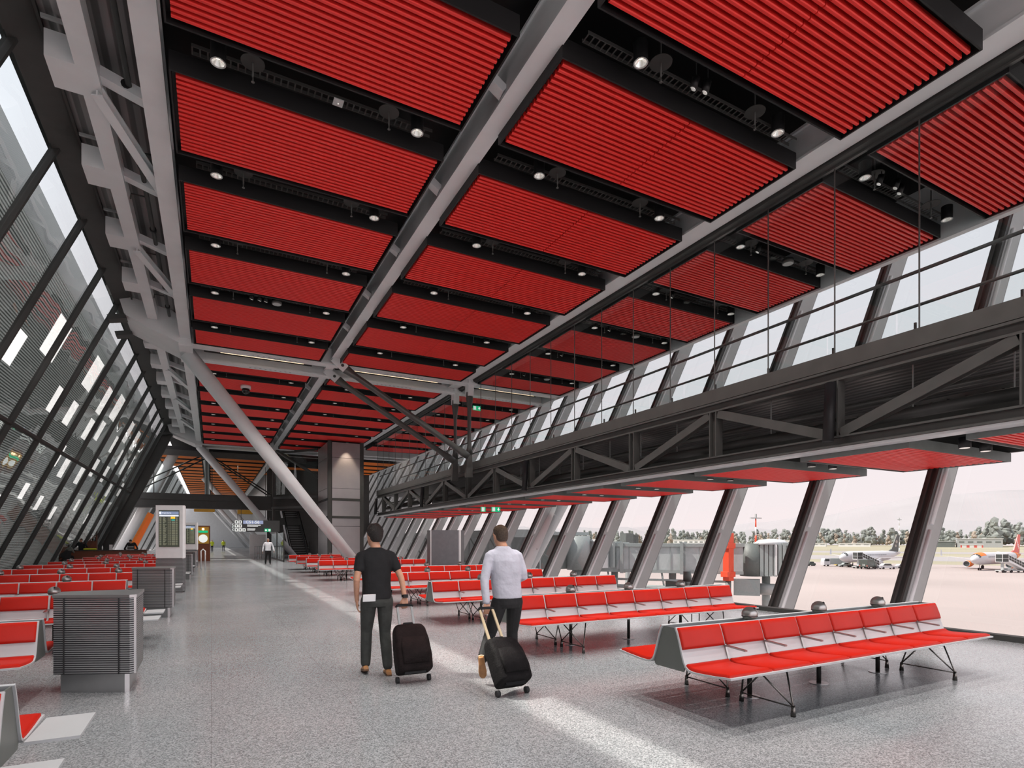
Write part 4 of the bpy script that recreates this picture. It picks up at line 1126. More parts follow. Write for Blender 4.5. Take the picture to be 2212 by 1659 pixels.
MB().rings([(.299, -.148, .905, .036, .034), (.298, -.145, .935, .036, .034)], 18, False).box(.272, .327, -.198, -.178, .90, .94).build('wristwatch', 'black', b1, world=False)
pp_ = MB().bar((-.125, -.165, .955), (-.125, -.150, .875), .145, .012, up=(0, -1, 0)); pp_.build('paper', 'white', b1, world=False)
# man in light shirt: weight on the right leg, left foot kicked up behind
m2, b2, s2 = walker('person walking away in pale grey shirt and black trousers, left heel lifted, pulling a case', (3.02, 5.86, 0), R(-4), dict(
    J=dict(pel=(.03, -.01, .93), neck=(-.015, .02, 1.505), head=(-.03, .065, 1.635), shL=(-.180, .01, 1.40), shR=(.170, .02, 1.40),
           elL=(-.27, -.05, 1.13), wrL=(-.275, -.12, .875), elR=(.235, -.02, 1.15), wrR=(.13, .20, 1.13),
           hipL=(-.065, -.01, .87), hipR=(.125, -.01, .87), knL=(-.17, .05, .48), knR=(.14, .10, .49), anL=(-.37, -.25, .28), anR=(.135, .06, .09)),
    handL=((-.02, -.2, -1), (0, 1, 0), (1, .1, 0), 1.0), handR=((-.5, .8, .2), (-.6, -.4, 0), (0, .2, 1), .8),
    yaw=.22, tilt=(-.08, -.06), skin='skin', hair='hair_brown', hairsize=.985, tuft=.008, shirt='shirt_grey', sleeve=1., trousers='trouser_black', shoe='shoe_tan', sole='sole_tan',
    torso=((-.03, .172, .126, 0), (.08, .176, .128, 0), (.25, .178, .126, 0), (.5, .186, .130, -.005), (.72, .192, .125, -.005), (.86, .182, .105, 0), (.94, .125, .085, 0), (1.02, .07, .072, 0)),
    footL=((-.41, -.30, .33), (-.36, -.24, .07), (-.35, -1, -.2)), footR=((.125, -.02, .0), (.17, .25, .0), (0, 0, 1))))
MB().rings([(-.275, -.115, .895, .034, .032), (-.275, -.11, .915, .034, .032)], 16, False).build('wristwatch', 'chrome', b2, world=False)

def suitcase(label, loc, rz, lean, m, pole, hz, hx=0., w=.40, h=.56, d=.25):
    t = thing('suitcase', label, 'suitcase', loc, rz=rz)
    Q = Matrix.Rotation(-lean, 4, 'X')
    z0 = .07
    b = MB()
    # soft-sided body, bulging front
    secs = []
    for f, sw, sd in ((0, .93, .86), (.04, 1, .97), (.3, 1.02, 1.05), (.62, .98, 1.0), (.88, .90, .82), (.97, .80, .66), (1, .70, .55)):
        secs.append((0, -d/2*sd+.0, z0+h*f, w/2*sw, d/2*sd))
    b.rings(secs, 36, pw=5.0); b.xf(Q)
    bd = remesh(b, 'body', m, t, .009, 5)
    p = MB().rings([(0, -d-.004, z0+h*.12, w*.36, .028), (0, -d-.012, z0+h*.4, w*.38, .034), (0, -d+.02, z0+h*.66, w*.33, .028)], 24, pw=4); p.xf(Q); p.build('front_pocket', m, bd, world=False)
    z = MB().tube([(-w*.40, -d*.86, z0+h*.50), (-w*.38, -d*.78, z0+h*.74), (-w*.26, -d*.62, z0+h*.90), (0, -d*.60, z0+h*.925), (w*.26, -d*.62, z0+h*.9), (w*.38, -d*.78, z0+h*.74), (w*.40, -d*.86, z0+h*.5)], .007, 6); z.xf(Q); z.build('zip', 'black_gloss', bd, world=False)
    g = MB().bar((-.045, -d*.62, z0+h*.86), (.05, -d*.62, z0+h*.86), .03, .02, up=(0, -1, .4)); g.xf(Q); g.build('name_tag', 'tag', t, world=False)
    k = MB().tube([(-.06, -d*.42, z0+h*.985), (-.05, -d*.42, z0+h*1.03), (.05, -d*.42, z0+h*1.03), (.06, -d*.42, z0+h*.985)], .011, 8); k.xf(Q); k.build('carry_handle', 'black', t, world=False)
    L = z0+h+hz
    for sx in (-1, 1):
        q = MB().bar((sx*w*.21, -.05, z0+h*.9), (sx*w*.21, -.05, L), .026, .018, up=(0, -1, 0)); q.xf(Q); q.build('pole', pole, t, world=False)
        wh = MB().tube([(sx*(w/2-.02)-.018, -.05, .04), (sx*(w/2-.02)+.018, -.05, .04)], .034, 16); wh.xf(Q)
        zmin = min(v[2] for v in wh.v); wh.xf(Matrix.Translation((0, 0, -zmin))); wh.build('wheel', 'tyre', t, world=False)
    gr = MB().tube([(-w*.25, -.05, L), (-w*.2, -.05, L+.022), (w*.2, -.05, L+.022), (w*.25, -.05, L)], .016, 10); gr.xf(Q); gr.build('grip', 'black', t, world=False)
    ft = MB().box(-w*.3, w*.3, -.16, -.13, .045, .075); ft.xf(Q); ft.build('foot_bar', 'black', t, world=False)
    return t
suitcase('black soft wheeled suitcase with silver telescopic handle, pulled by the man in the black T-shirt', (2.0, 6.14, 0), R(-2), R(27), 'case_brown', 'alu', .24)
suitcase('black wheeled suitcase with tan telescopic poles, pulled by the man in the pale shirt', (2.72, 5.12, 0), R(2), R(38), 'case_black', 'tan_pole', .40, w=.38, h=.52)

# far walker coming towards the camera
walker('person in a white shirt and dark trousers walking towards the camera near the far benches', (3.35, 41.2, 0), PI-.1, dict(voxel=.016,
    J=dict(pel=(0, 0, .92), neck=(0, .01, 1.48), head=(0, .03, 1.61), shL=(-.2, 0, 1.41), shR=(.2, 0, 1.41), elL=(-.32, -.03, 1.13), wrL=(-.37, .06, .88), elR=(.3, -.05, 1.13), wrR=(.33, -.02, .86),
           hipL=(-.1, 0, .87), hipR=(.1, 0, .87), knL=(-.12, .1, .48), knR=(.13, -.02, .48), anL=(-.13, .06, .1), anR=(.16, -.16, .1)),
    handL=((-.1, .2, -1), (1, 0, 0), (0, 1, 0), .4), handR=((.05, .1, -1), (-1, 0, 0), (0, 1, 0), .4), skin='skin_dark', hair='hair_grey', hairsize=.93, tuft=.006, shirt='shirt_white', sleeve=1, trousers='trouser_black', shoe='tyre',
    torso=((-.02, .18, .13, 0), (.25, .17, .12, 0), (.5, .18, .125, 0), (.72, .19, .12, 0), (.86, .18, .1, 0), (.94, .12, .085, 0), (1.02, .07, .07, 0)),
    footL=((-.13, .0, 0), (-.15, .27, 0), (0, 0, 1)), footR=((.15, -.2, .02), (.18, .06, 0), (0, .1, 1))))
def seated(label, loc, rz, top, hair, arms, skin='skin', yaw=0, stand=False, tilt=(0, 0)):
    J = dict(pel=(0, 0, .62), neck=(0, .06, 1.18), head=(0, .12, 1.30), shL=(-.2, .05, 1.11), shR=(.2, .05, 1.11), hipL=(-.1, .02, .58), hipR=(.1, .02, .58), knL=(-.12, .45, .56), knR=(.12, .45, .56), anL=(-.12, .42, .12), anR=(.12, .42, .12))
    if stand:
        J = {k: Vector(v)+Vector((0, 0, .30)) for k, v in J.items()}
        J.update(knL=(-.1, .05, .48), knR=(.1, .05, .48), anL=(-.1, .0, .1), anR=(.1, 0, .1), hipL=(-.1, 0, .86), hipR=(.1, 0, .86))
    J.update(arms); ay = Vector(J['anL']).y
    return walker(label, loc, rz, dict(voxel=.018, J=J, handL=((.3, .8, .2), (0, 0, -1), (1, 0, 0), .4), handR=((-.3, .8, .2), (0, 0, -1), (-1, 0, 0), .4), skin=skin, hair=hair, yaw=yaw, tilt=tilt, shirt=top, sleeve=1, trousers='trouser_black', shoe='tyre', shirtname='jumper',
        torso=((-.05, .19, .14, 0), (.25, .18, .13, 0), (.5, .19, .13, 0), (.72, .2, .125, 0), (.86, .185, .105, 0), (.94, .12, .085, 0), (1.02, .07, .07, 0)),
        footL=((-.12, ay-.06, 0), (-.12, ay+.2, 0), (0, 0, 1)), footR=((.12, ay-.06, 0), (.12, ay+.2, 0), (0, 0, 1))))
seated('person in dark clothes standing at the cafe and holding a phone to the ear', (-7.55, 46.2, 0), PI-.3, 'dark_cloth', 'hair_black', dict(elL=(-.36, .1, 1.16), wrL=(-.24, .22, 1.42), elR=(.34, .08, 1.16), wrR=(.30, .25, 1.0)), stand=True)
seated('person in a grey jacket seated with back turned at the cafe table', (-8.0, 44.4, 0), -.2, 'grey_cloth', 'hair_brown', dict(elL=(-.3, .12, .85), wrL=(-.2, .36, .82), elR=(.3, .12, .85), wrR=(.2, .36, .82)))
seated('person in a black jumper bending over a laptop at the cafe counter', (-4.9, 47.0, 0), PI-.2, 'dark_cloth', 'hair_black', dict(elL=(-.4, .1, 1.0), wrL=(-.2, .42, 1.0), elR=(.4, .1, 1.0), wrR=(.2, .42, 1.0), head=(0, .2, 1.52), neck=(0, .1, 1.42)), stand=True, tilt=(-.45, 0))
# cafe counter and what stands on it
t = thing('cafe_counter', 'dark cafe counter behind the farthest left benches', 'counter', (-6.2, 46, 0))
MB().box(-8.6, -3.9, 45.3, 45.9, .05, .92).build('front', 'cafe_wood', t); MB().box(-8.7, -3.8, 45.2, 46.0, .92, .97).build('worktop', 'black_gloss', t)
t = thing('cafe_chair', 'dark chair under the seated person in grey at the cafe', 'chair', (-8, 44.3, 0))
MB().box(-8.25, -7.75, 44.1, 44.6, .42, .48).build('seat', 'black', t); MB().box(-8.25, -7.75, 44.06, 44.12, .48, .95).build('backrest', 'black', t)
for x in (-8.22, -7.8):
    for y in (44.12, 44.55): MB().box(x, x+.04, y, y+.04, 0, .42).build('leg', 'black', t)
t = thing('bottle_shelf', 'wooden back shelf of bottles behind the cafe', 'shelf', (-9.2, 50, 0))
MB().box(-9.0, -7.4, 50.6, 51.0, 0, 1.55).build('cabinet', 'cafe_wood', t); MB().box(-9.0, -7.4, 50.6, 51, 1.95, 2.0).box(-9, -8.95, 50.6, 51, 1.5, 2.3).box(-7.45, -7.4, 50.6, 51, 1.5, 2.3).build('shelf', 'cafe_wood', t)
bt = None
for i in range(9):
    lab = 'bottle on the cafe back shelf, %s from left' % ORD[i]
    if bt is None:
        bt = MB().rings([(0, 0, 0, .04, .04), (0, 0, .2, .04, .04), (0, 0, .26, .015, .015), (0, 0, .33, .015, .015)], 10).build('bottle', 'glass_dark'); tag(bt, lab, 'bottle', 'bottles on the cafe shelf'); bt.location = (-8.85, 50.75, 1.55)
    else: dup(bt, (-8.85+i*.17, 50.75, 1.55), lab)
t = thing('laptop', 'grey laptop open on the cafe counter before the bending person', 'laptop', (-4.8, 45.5, .97))
MB().box(-4.98, -4.62, 45.5, 45.75, .97, .985).build('base', 'inox', t); MB().bar((-4.8, 45.5, .985), (-4.8, 45.42, 1.21), .36, .012, up=(0, -1, 0)).build('lid', 'inox', t)
o = MB().rings([(0, 0, 0, .04, .04), (0, 0, .2, .04, .04), (0, 0, .24, .02, .02), (0, 0, .28, .02, .02)], 12).build('water_bottle', 'white_gloss'); o.location = (-6.35, 45.5, .97); tag(o, 'white bottle standing on the cafe counter', 'bottle')
o = MB().bbox(-.35, .35, -.15, .15, 0, .12, .05).build('jacket', 'hivis'); o.location = (-7.0, 45.5, .97); tag(o, 'folded yellow high visibility jacket on the cafe counter', 'jacket')
o = MB().box(-.09, .09, -.02, .02, 0, .35).build('menu_stand', 'white'); o.location = (-5.9, 45.6, .97); tag(o, 'upright white menu stand on the cafe counter', 'menu')
# tiny figures far down the concourse
def tiny(label, x, y, top, leg):
    t = thing('person', label, 'person', (x, y, 0))
    m = MB(); m.rings([(x, y, .8, .16, .1), (x, y, 1.1, .15, .1), (x, y, 1.38, .2, .11), (x, y, 1.47, .08, .07)], 12)
    for s_ in (-1, 1): limb(m, [(x+s_*.2, y, 1.38), (x+s_*.25, y, 1.1), (x+s_*.25, y-.05, .82)], [.06, .05, .04], n=8)
    for s_ in (-1, 1): limb(m, [(x+s_*.09, y, .85), (x+s_*.1, y, .45), (x+s_*.1, y, .04)], [.08, .06, .05], n=8)
    m.ball((x, y, 1.6), (.08, .1, .12), 10, 8).tube([(x, y, 1.45), (x, y, 1.55)], .06, 8)
    def pick(c): return 1 if c.z < .85 else (2 if c.z > 1.48 else 0)
    o = remesh(m, 'body', [top, leg, 'skin'], t, .03, 2, pick); o.location = (-x, -y, 0)
tiny('tiny person in a yellow vest far down the concourse, left one', .05, 92, 'hivis', 'dark_cloth')
tiny('tiny person in a yellow vest far down the concourse, right one', 1.6, 97, 'hivis', 'dark_cloth')
tiny('tiny person in dark clothes far down the concourse by the partitions', 5.3, 88, 'dark_cloth', 'dark_cloth')
# ------------------------------------------------------------------ outdoors
GZ = -8.0
def cw(d, a): return (d*ST+a*CT, d*CT-a*ST)      # ground distance ahead / to the right of the view -> world
struct(MB().add([(14.5, -400, GZ), (3500, -400, GZ), (3500, 3500, GZ), (14.5, 3500, GZ)], [(0, 1, 2, 3)]), 'ground_apron', 'apron')
struct(MB().box(-400, -20, -300, 400, -8.2, -8.0), 'ground_left', 'apron')
BR = R(63); BC, BS = math.cos(BR), math.sin(BR)   # runway runs across this bearing
def bw(d, a): return (d*BS+a*BC, d*BC-a*BS)
def strip(name, d0, d1, m, z):
    p = [bw(d0, -900), bw(d0, 900), bw(d1, 900), bw(d1, -900)]
    struct(MB().add([(x, y, GZ+z) for x, y in p], [(0, 1, 2, 3)]), name, m)
strip('ground_grass_1', 285, 330, 'grass', .02); strip('ground_runway_1', 330, 420, 'runway', .03); strip('ground_grass_2', 420, 520, 'grass', .02)
strip('ground_runway_2', 520, 600, 'runway', .03); strip('ground_grass_3', 600, 1400, 'grass', .02)
# tree belts
rr = random.Random(11)
def belt(name, label, a0, a1, n, d, hmin, hmax, m):
    mb = MB()
    for i in range(n):
        a = a0+(a1-a0)*(i+rr.random())/n; dd = d+rr.uniform(-60, 60); x, y = bw(dd, a); h = rr.uniform(hmin, hmax)
        for j in range(7):
            f = .25+.68*j/6; r = h*rr.uniform(.13, .21)*(1.15-.55*f); an = rr.random()*6.3; ox, oy = h*.17*(1.1-f)*math.cos(an), h*.17*(1.1-f)*math.sin(an)
            bm = bmesh.new(); bmesh.ops.create_icosphere(bm, subdivisions=1, radius=1)
            for v in bm.verts:
                k = 1+rr.uniform(-.35, .3); v.co = Vector((v.co.x*r*k+x+ox, v.co.y*r*k+y+oy, v.co.z*r*k+GZ+h*f))
            bm.verts.index_update(); mb.add([v.co[:] for v in bm.verts], [[v.index for v in f_.verts] for f_ in bm.faces]); bm.free()
    return tag(mb.build(name, m), label, 'trees', kind='stuff')
belt('tree_belt', 'grey green belt of trees along the far side of the airfield', -1200, 1200, 620, 1260, 18, 36, 'tree_a')
belt('tree_belt', 'autumn brown trees mixed into the tree belt across the airfield', -1000, 1100, 150, 1220, 14, 26, 'tree_b')
belt('tree_belt', 'taller dense wood behind the hangar at the right', 100, 700, 170, 1240, 30, 46, 'tree_a')
# hills
def ridge(name, d, prof, m, depth=700):
    mb = MB(); vs = []; fs = []; n = len(prof)
    for a, h in prof: x, y = bw(d, a); vs.append((x, y, GZ)); x, y = bw(d+depth*.55, a); vs.append((x, y, GZ+h*.7)); x, y = bw(d+depth, a*1.0); vs.append((x, y, GZ+h))
    for i in range(n-1):
        for k in range(2): fs.append((i*3+k, i*3+k+1, (i+1)*3+k+1, (i+1)*3+k))
    mb.add(vs, fs, True); struct(mb, name, m)
pf = []
for i in range(121):
    a = -3600+i*60; h = 150+ (330 if a > -200 else 330*max(0, (a+2200)/2000))*(.5+.5*math.tanh((a+600)/900)) + 35*math.sin(a*.0021)+18*math.sin(a*.0073+1)+8*math.sin(a*.019)
    pf.append((a, max(50, h*.60)))
ridge('hills_far', 3300, pf, 'hill_far')
pf = []
for i in range(91):
    a = -2700+i*60; pf.append((a, 46+14*math.sin(a*.004)+9*math.sin(a*.013)+5*math.sin(a*.03)))
ridge('hills_near', 1500, pf, 'hill', 300)

def local(d, a, head):
    """origin at camera-relative ground point, local +x along heading (bearing measured right of the view axis)"""
    x, y = cw(d, a); b = TH+head
    return Matrix.Translation((x, y, GZ)) @ Matrix.Rotation(PI/2-b, 4, 'Z')
def put(t, M):
    t.matrix_world = M; return t
def airliner(label, M, fin, nosecol=None, accent=None, writing=None):
    t = thing('airliner', label, 'aeroplane'); put(t, M)
    B = lambda mb, nm, m, par=None: mb.build(nm, m, par or t, world=False)
    # nose at x = 0, tail towards -x, fuselage radius 2
    secs = [(0.0, .05, -.35), (-.25, .55, -.32), (-.9, 1.02, -.25), (-2.0, 1.5, -.12), (-3.6, 1.85, -.03), (-5.5, 1.98, 0), (-24, 1.98, 0), (-28, 1.75, .2), (-32, 1.15, .65), (-35.5, .55, 1.0), (-37, .2, 1.15)]
    mb = MB(); rings = []
    for x, r, dz in secs: rings.append([(x, r*math.cos(2*PI*j/24), 3.75+dz+r*1.03*math.sin(2*PI*j/24)) for j in range(24)])
    B(mb.loft(rings), 'fuselage', 'plane_white')
    ck = MB()
    def skin(x, r, dz, ph): return (x, (r+.05)*math.sin(R(ph)), 3.75+dz+(r+.05)*1.03*math.cos(R(ph)))
    for sg in (-1, 1):
        for p0, p1 in ((4, 28), (31, 52), (55, 72)):
            ps_ = [p0+(p1-p0)*i/3 for i in range(4)]
            for i in range(3):
                ck.add([skin(-1.62, 1.335, -.17, sg*ps_[i]), skin(-1.62, 1.335, -.17, sg*ps_[i+1]), skin(-2.35, 1.59, -.10, sg*ps_[i+1]*.9), skin(-2.35, 1.59, -.10, sg*ps_[i]*.9)], [(0, 1, 2, 3)])
    B(ck, 'cockpit_windows', 'glass_dark')
    wn_ = MB()
    for yy in (-1, 1):
        for i in range(30): x = -6.5-i*.62; wn_.add([(x, yy*1.955, 4.15), (x+.24, yy*1.955, 4.15), (x+.24, yy*1.93, 4.48), (x, yy*1.93, 4.48)], [(0, 1, 2, 3)])
    B(wn_, 'cabin_windows', 'glass_dark')
    for yy in (-1, 1):
        w = MB().add([(-12.5, yy*1.6, 2.9), (-19, yy*1.6, 2.7), (-20.7, yy*17, 4.1), (-19.2, yy*17, 4.15), (-12.5, yy*1.6, 3.25), (-19, yy*1.6, 2.8), (-20.7, yy*17, 4.14), (-19.2, yy*17, 4.22)], [(0, 1, 2, 3), (4, 7, 6, 5), (0, 3, 7, 4), (1, 5, 6, 2), (2, 6, 7, 3), (0, 4, 5, 1)])
        w.add([(-19.4, yy*17, 4.15), (-20.7, yy*17, 4.1), (-21.3, yy*17.5, 6.3), (-20.6, yy*17.5, 6.3)], [(0, 1, 2, 3)]); B(w, 'wing', 'plane_white')
        e = MB(); er = []
        for x, r in ((-10.6, .95), (-10.45, 1.05), (-11.2, 1.12), (-13, 1.05), (-14.5, .7), (-15.2, .5)): er.append([(x, yy*5.75+r*math.cos(2*PI*j/18), 1.75+r*math.sin(2*PI*j/18)) for j in range(18)])
        eo = B(e.loft(er, False), 'engine', accent or 'plane_white')
        fn_ = MB(); fr_ = []
        for x, r in ((-10.47, 1.06), (-10.40, .98), (-10.8, .9), (-11.0, .02)): fr_.append([(x, yy*5.75+r*math.cos(2*PI*j/18), 1.75+r*math.sin(2*PI*j/18)) for j in range(18)])
        B(fn_.loft(fr_[2:], False), 'fan', 'glass_dark', eo); B(MB().loft(fr_[:3], False), 'lip', 'plane_white', eo)
        B(MB().bar((-12.5, yy*5.75, 2.6), (-15, yy*5.75, 3.1), .3, .6), 'pylon', 'plane_white')
        B(MB().add([(-32.5, yy*.4, 5.0), (-35, yy*.4, 5.0), (-36.2, yy*6.2, 5.6), (-35.0, yy*6.2, 5.6), (-32.5, yy*.4, 5.2), (-35, yy*.4, 5.1), (-36.2, yy*6.2, 5.68), (-35, yy*6.2, 5.68)], [(0, 1, 2, 3), (4, 7, 6, 5), (0, 3, 7, 4), (1, 5, 6, 2), (2, 6, 7, 3)]), 'tailplane', 'plane_white')
        B(MB().tube([(-17.5, yy*3.8-.25, .6), (-17.5, yy*3.8+.25, .6)], .6, 16), 'wheel', 'tyre'); B(MB().tube([(-17.5, yy*3.8, .6), (-17.3, yy*3.6, 2.9)], .16, 8), 'gear_leg', 'steel_grey')
        B(MB().tube([(-5.0, yy*.28-.12, .38), (-5.0, yy*.28+.12, .38)], .38, 14), 'wheel', 'tyre')
    B(MB().tube([(-5, 0, .4), (-4.9, 0, 2.2)], .12, 8), 'gear_leg', 'steel_grey')
    f = MB(); q = [(-28.6, 5.4), (-31.0, 6.3), (-34.6, 11.76), (-36.6, 11.76), (-35.4, 5.2)]
    f.add([(x, -.2 if z < 8 else -.1, z) for x, z in q]+[(x, .2 if z < 8 else .1, z) for x, z in q], [(0, 1, 2, 3, 4), (9, 8, 7, 6, 5), (0, 5, 6, 1), (1, 6, 7, 2), (2, 7, 8, 3), (3, 8, 9, 4)])
    fo = B(f, 'fin', fin)
    if writing:
        for yy in (-1, 1):
            text(writing, 1.5, 'exit_white', fo, (-34.0, yy*.24, 8.6), (R(90), R(-58) if yy < 0 else R(58), 0 if yy < 0 else PI))
    else:
        B(MB().tube([(-34.3, -.22, 9.2), (-34.3, .22, 9.2)], .62, 20), 'emblem', 'tag', fo)
        B(MB().tube([(-33.7, -.24, 7.6), (-33.7, .24, 7.6)], .5, 20), 'emblem', 'tag', fo)
    if nosecol:
        c = MB(); rg = []
        for x, r, dz in ((-2.3, 1.56, -.10), (-3.6, 1.87, -.03), (-5.6, 2.0, 0)): rg.append([(x, (r+.02)*math.cos(PI*.18+PI*.64*j/10), 3.75+dz+(r+.02)*1.03*math.sin(PI*.18+PI*.64*j/10)) for j in range(11)])
        vs = [p for r_ in rg for p in r_]; c.add(vs, [(i*11+j, i*11+j+1, (i+1)*11+j+1, (i+1)*11+j) for i in range(2) for j in range(10)]); B(c, 'crown_paint', nosecol)
        k = MB(); rg = []
        for x, r, dz in ((-29.5, 1.58, .35), (-32, 1.17, .65), (-35, .65, .95)): rg.append([(x, (r+.03)*math.cos(2*PI*j/16), 3.75+dz+(r+.03)*1.03*math.sin(2*PI*j/16)) for j in range(16)])
        B(k.loft(rg, False), 'tail_paint', nosecol)
    return t
# headings: nose points towards the left of the picture and the camera
H1 = math.atan2(-30.3, -15.35)
airliner('white airliner with a dark green tail parked left of the broad mullion', local(203, 118, H1), 'plane_fin')
H2 = R(-120)
airliner('white and orange airliner at the far right edge with orange nose paint', local(181, 147.6, H2), 'plane_pink', 'plane_orange', 'plane_orange', 'easyJet')
def stairs(label, M):
    """door at origin height 3.4, stairs descending along -x"""
    t = thing('stair_truck', label, 'boarding stairs'); put(t, M); B = lambda mb, nm, m: mb.build(nm, m, t, world=False)
    pf_ = MB().box(0, 2.2, -1.1, 1.1, 3.1, 3.25).box(0, 2.2, -1.15, 1.15, 5.5, 5.6)
    for xx in (0, 2.1):
        for yy in (-1.1, 1.0): pf_.box(xx, xx+.1, yy, yy+.1, 3.2, 5.5)
    for yy in (-1.12, 1.06): pf_.box(0, 2.2, yy, yy+.06, 4.2, 4.28)
    B(pf_.box(2.1, 2.2, -1.1, 1.1, 4.2, 4.28), 'platform', 'white')
    B(MB().box(2.13, 2.17, -1, 1, 3.3, 5.5), 'end_pane', 'glass_dark')
    B(MB().box(.1, 2.1, -1.05, -1.0, 3.3, 5.5).box(.1, 2.1, 1.0, 1.05, 3.3, 5.5), 'panes', 'glass_dark')
    B(MB().prism([(0, 3.2), (-6.2, .5), (-6.4, .9), (0, 3.9)], -1.15, -1.05, 'y').prism([(0, 3.2), (-6.2, .5), (-6.4, .9), (0, 3.9)], 1.05, 1.15, 'y').prism([(0, 3.2), (-6.2, .4), (-6.2, .6), (0, 3.4)], -1.05, 1.05, 'y'), 'flight', 'white')
    pn = MB()
    for yy in (-1.08, 1.08): pn.add([(0, yy, 3.9), (-6.2, yy, 1.0), (-6.2, yy, 2.6), (0, yy, 5.3)], [(0, 1, 2, 3)])
    pn.add([(0, -1.08, 5.3), (-6.2, -1.08, 2.6), (-6.2, 0, 3.0), (0, 0, 5.7)], [(0, 1, 2, 3)]).add([(0, 1.08, 5.3), (-6.2, 1.08, 2.6), (-6.2, 0, 3.0), (0, 0, 5.7)], [(0, 1, 2, 3)]); B(pn, 'canopy', 'glass_dark')
    r = MB()
    for i in range(8):
        x = -i*6.2/7; z = -i*2.7/7
        for yy in (-1.1, 1.1): r.tube([(x, yy, 3.9+z), (x, yy, 5.3+z), (x, 0, 5.72+z)], .05, 6)
    for yy in (-1.1, 1.1): r.tube([(0, yy, 4.6), (-6.2, yy, 1.8)], .05, 6).tube([(0, yy, 5.3), (-6.2, yy, 2.6)], .05, 6)
    B(r, 'ribs', 'white')
    B(MB().box(-6.5, 2.6, -.9, .9, .45, .75).bar((1, 0, .7), (1, 0, 3.2), .8, .3).bbox(-1.6, .2, -1, 1, .5, 1.3, .1), 'chassis', 'steel_grey')
    for x in (-5.6, -1, 1.8):
        for yy in (-.9, .9): B(MB().tube([(x, yy-.14, .42), (x, yy+.14, .42)], .42, 12), 'wheel', 'tyre')
    return t
stairs('white covered boarding stairs at the door of the airliner with the dark tail', local(196, 121, math.radians(-98)))
stairs('white covered boarding stairs at the door of the white and orange airliner', local(170, 148.5, math.radians(-98)))
def vehicle(label, name, cat, M, L, W, H, body, cab=.35, boxh=None, extra=None):
    t = thing(name, label, cat); put(t, M); B = lambda mb, nm, m: mb.build(nm, m, t, world=False)
    if boxh:
        B(MB().bbox(L*cab, L, -W/2, W/2, .7, boxh, .06), 'cargo_box', extra or body)
        B(MB().prism([(0, .5), (L*cab-.1, .5), (L*cab-.1, H), (.35, H), (.0, H*.62)], -W/2, W/2, 'y'), 'cab', body)
        B(MB().prism([(.05, H*.66), (.33, H*.94), (.33, H*.66)], -W/2-.01, W/2+.01, 'y').box(.4, L*cab-.4, -W/2-.01, W/2+.01, H*.64, H*.92), 'windows', 'glass_dark')
    else:
        B(MB().prism([(0, .35), (L, .35), (L, H*.60), (L*.86, H*.64), (L*.72, H), (L*.36, H), (L*.24, H*.62), (.05, H*.52)], -W/2, W/2, 'y'), 'body', body)
        B(MB().prism([(L*.27, H*.64), (L*.82, H*.66), (L*.70, H*.95), (L*.38, H*.95)], -W/2-.01, W/2+.01, 'y'), 'windows', 'glass_dark')
    for x in (L*.18, L*.80):
        for yy in (-W/2+.1, W/2-.1): B(MB().tube([(x, yy-.12, .36), (x, yy+.12, .36)], .36, 12), 'wheel', 'tyre')
    return t
vehicle('white service truck parked below the nose of the airliner with the dark tail', 'service_truck', 'truck', local(212, 116.5, R(90)), 8, 2.5, 3.0, 'plane_white', .3, 3.0, 'bridge_grey')
vehicle('low grey car beside the white service truck', 'car', 'car', local(207, 119.8, R(95)), 4.6, 1.8, 1.5, 'bridge_grey')
v = vehicle('dark green van marked 21 near the foot of the first boarding stairs', 'van', 'van', local(193.5, 123.6, R(-123)), 6.4, 2.7, 2.4, 'van_green', .3, 3.2, 'van_green')
text('21', .9, 'exit_white', v, (6.42, .1, 1.35), (R(90), 0, R(90)))
for yy in (-1.15, 1.15): MB().box(6.4, 6.45, yy-.15, yy+.15, .95, 1.3).build('tail_light', 'plane_pink', v, world=False)
vehicle('white pickup parked to the right of the dark green van', 'pickup', 'car', local(191, 129.5, R(-88)), 5.4, 1.9, 1.9, 'plane_white')
vehicle('white car parked behind the white pickup', 'car', 'car', local(196, 137.6, R(-88)), 4.6, 1.8, 1.5, 'plane_white')
vehicle('small dark tractor at the left end of the parked service vehicles', 'tractor', 'tractor', local(214, 111.5, R(90)), 3.2, 1.6, 1.7, 'van_green')
t = vehicle('yellow and orange baggage loader under the white airliner nose', 'loader', 'loader', local(214, 122.6, R(90)), 6, 2.2, 1.2, 'road_yellow')
for i, (d, a, m) in enumerate(((205.5, 122.6, 'hivis'), (205.5, 124.0, 'dark_cloth'), (197, 132.2, 'hivis'))):
    x, y = cw(d, a); t = thing('person', ['tiny apron worker in a yellow vest beside the low grey car', 'tiny apron worker in dark clothes beside the yellow vested one', 'tiny apron worker in a yellow vest at the foot of the first stairs'][i], 'person', (x, y, GZ))
    mb = MB().rings([(0, 0, 0, .16, .12), (0, 0, .85, .17, .13), (0, 0, 1.1, .19, .13), (0, 0, 1.42, .22, .13), (0, 0, 1.5, .07, .07), (0, 0, 1.58, .09, .1), (0, 0, 1.72, .08, .09), (0, 0, 1.78, .02, .02)], 12); mb.build('body', m, t, world=False)
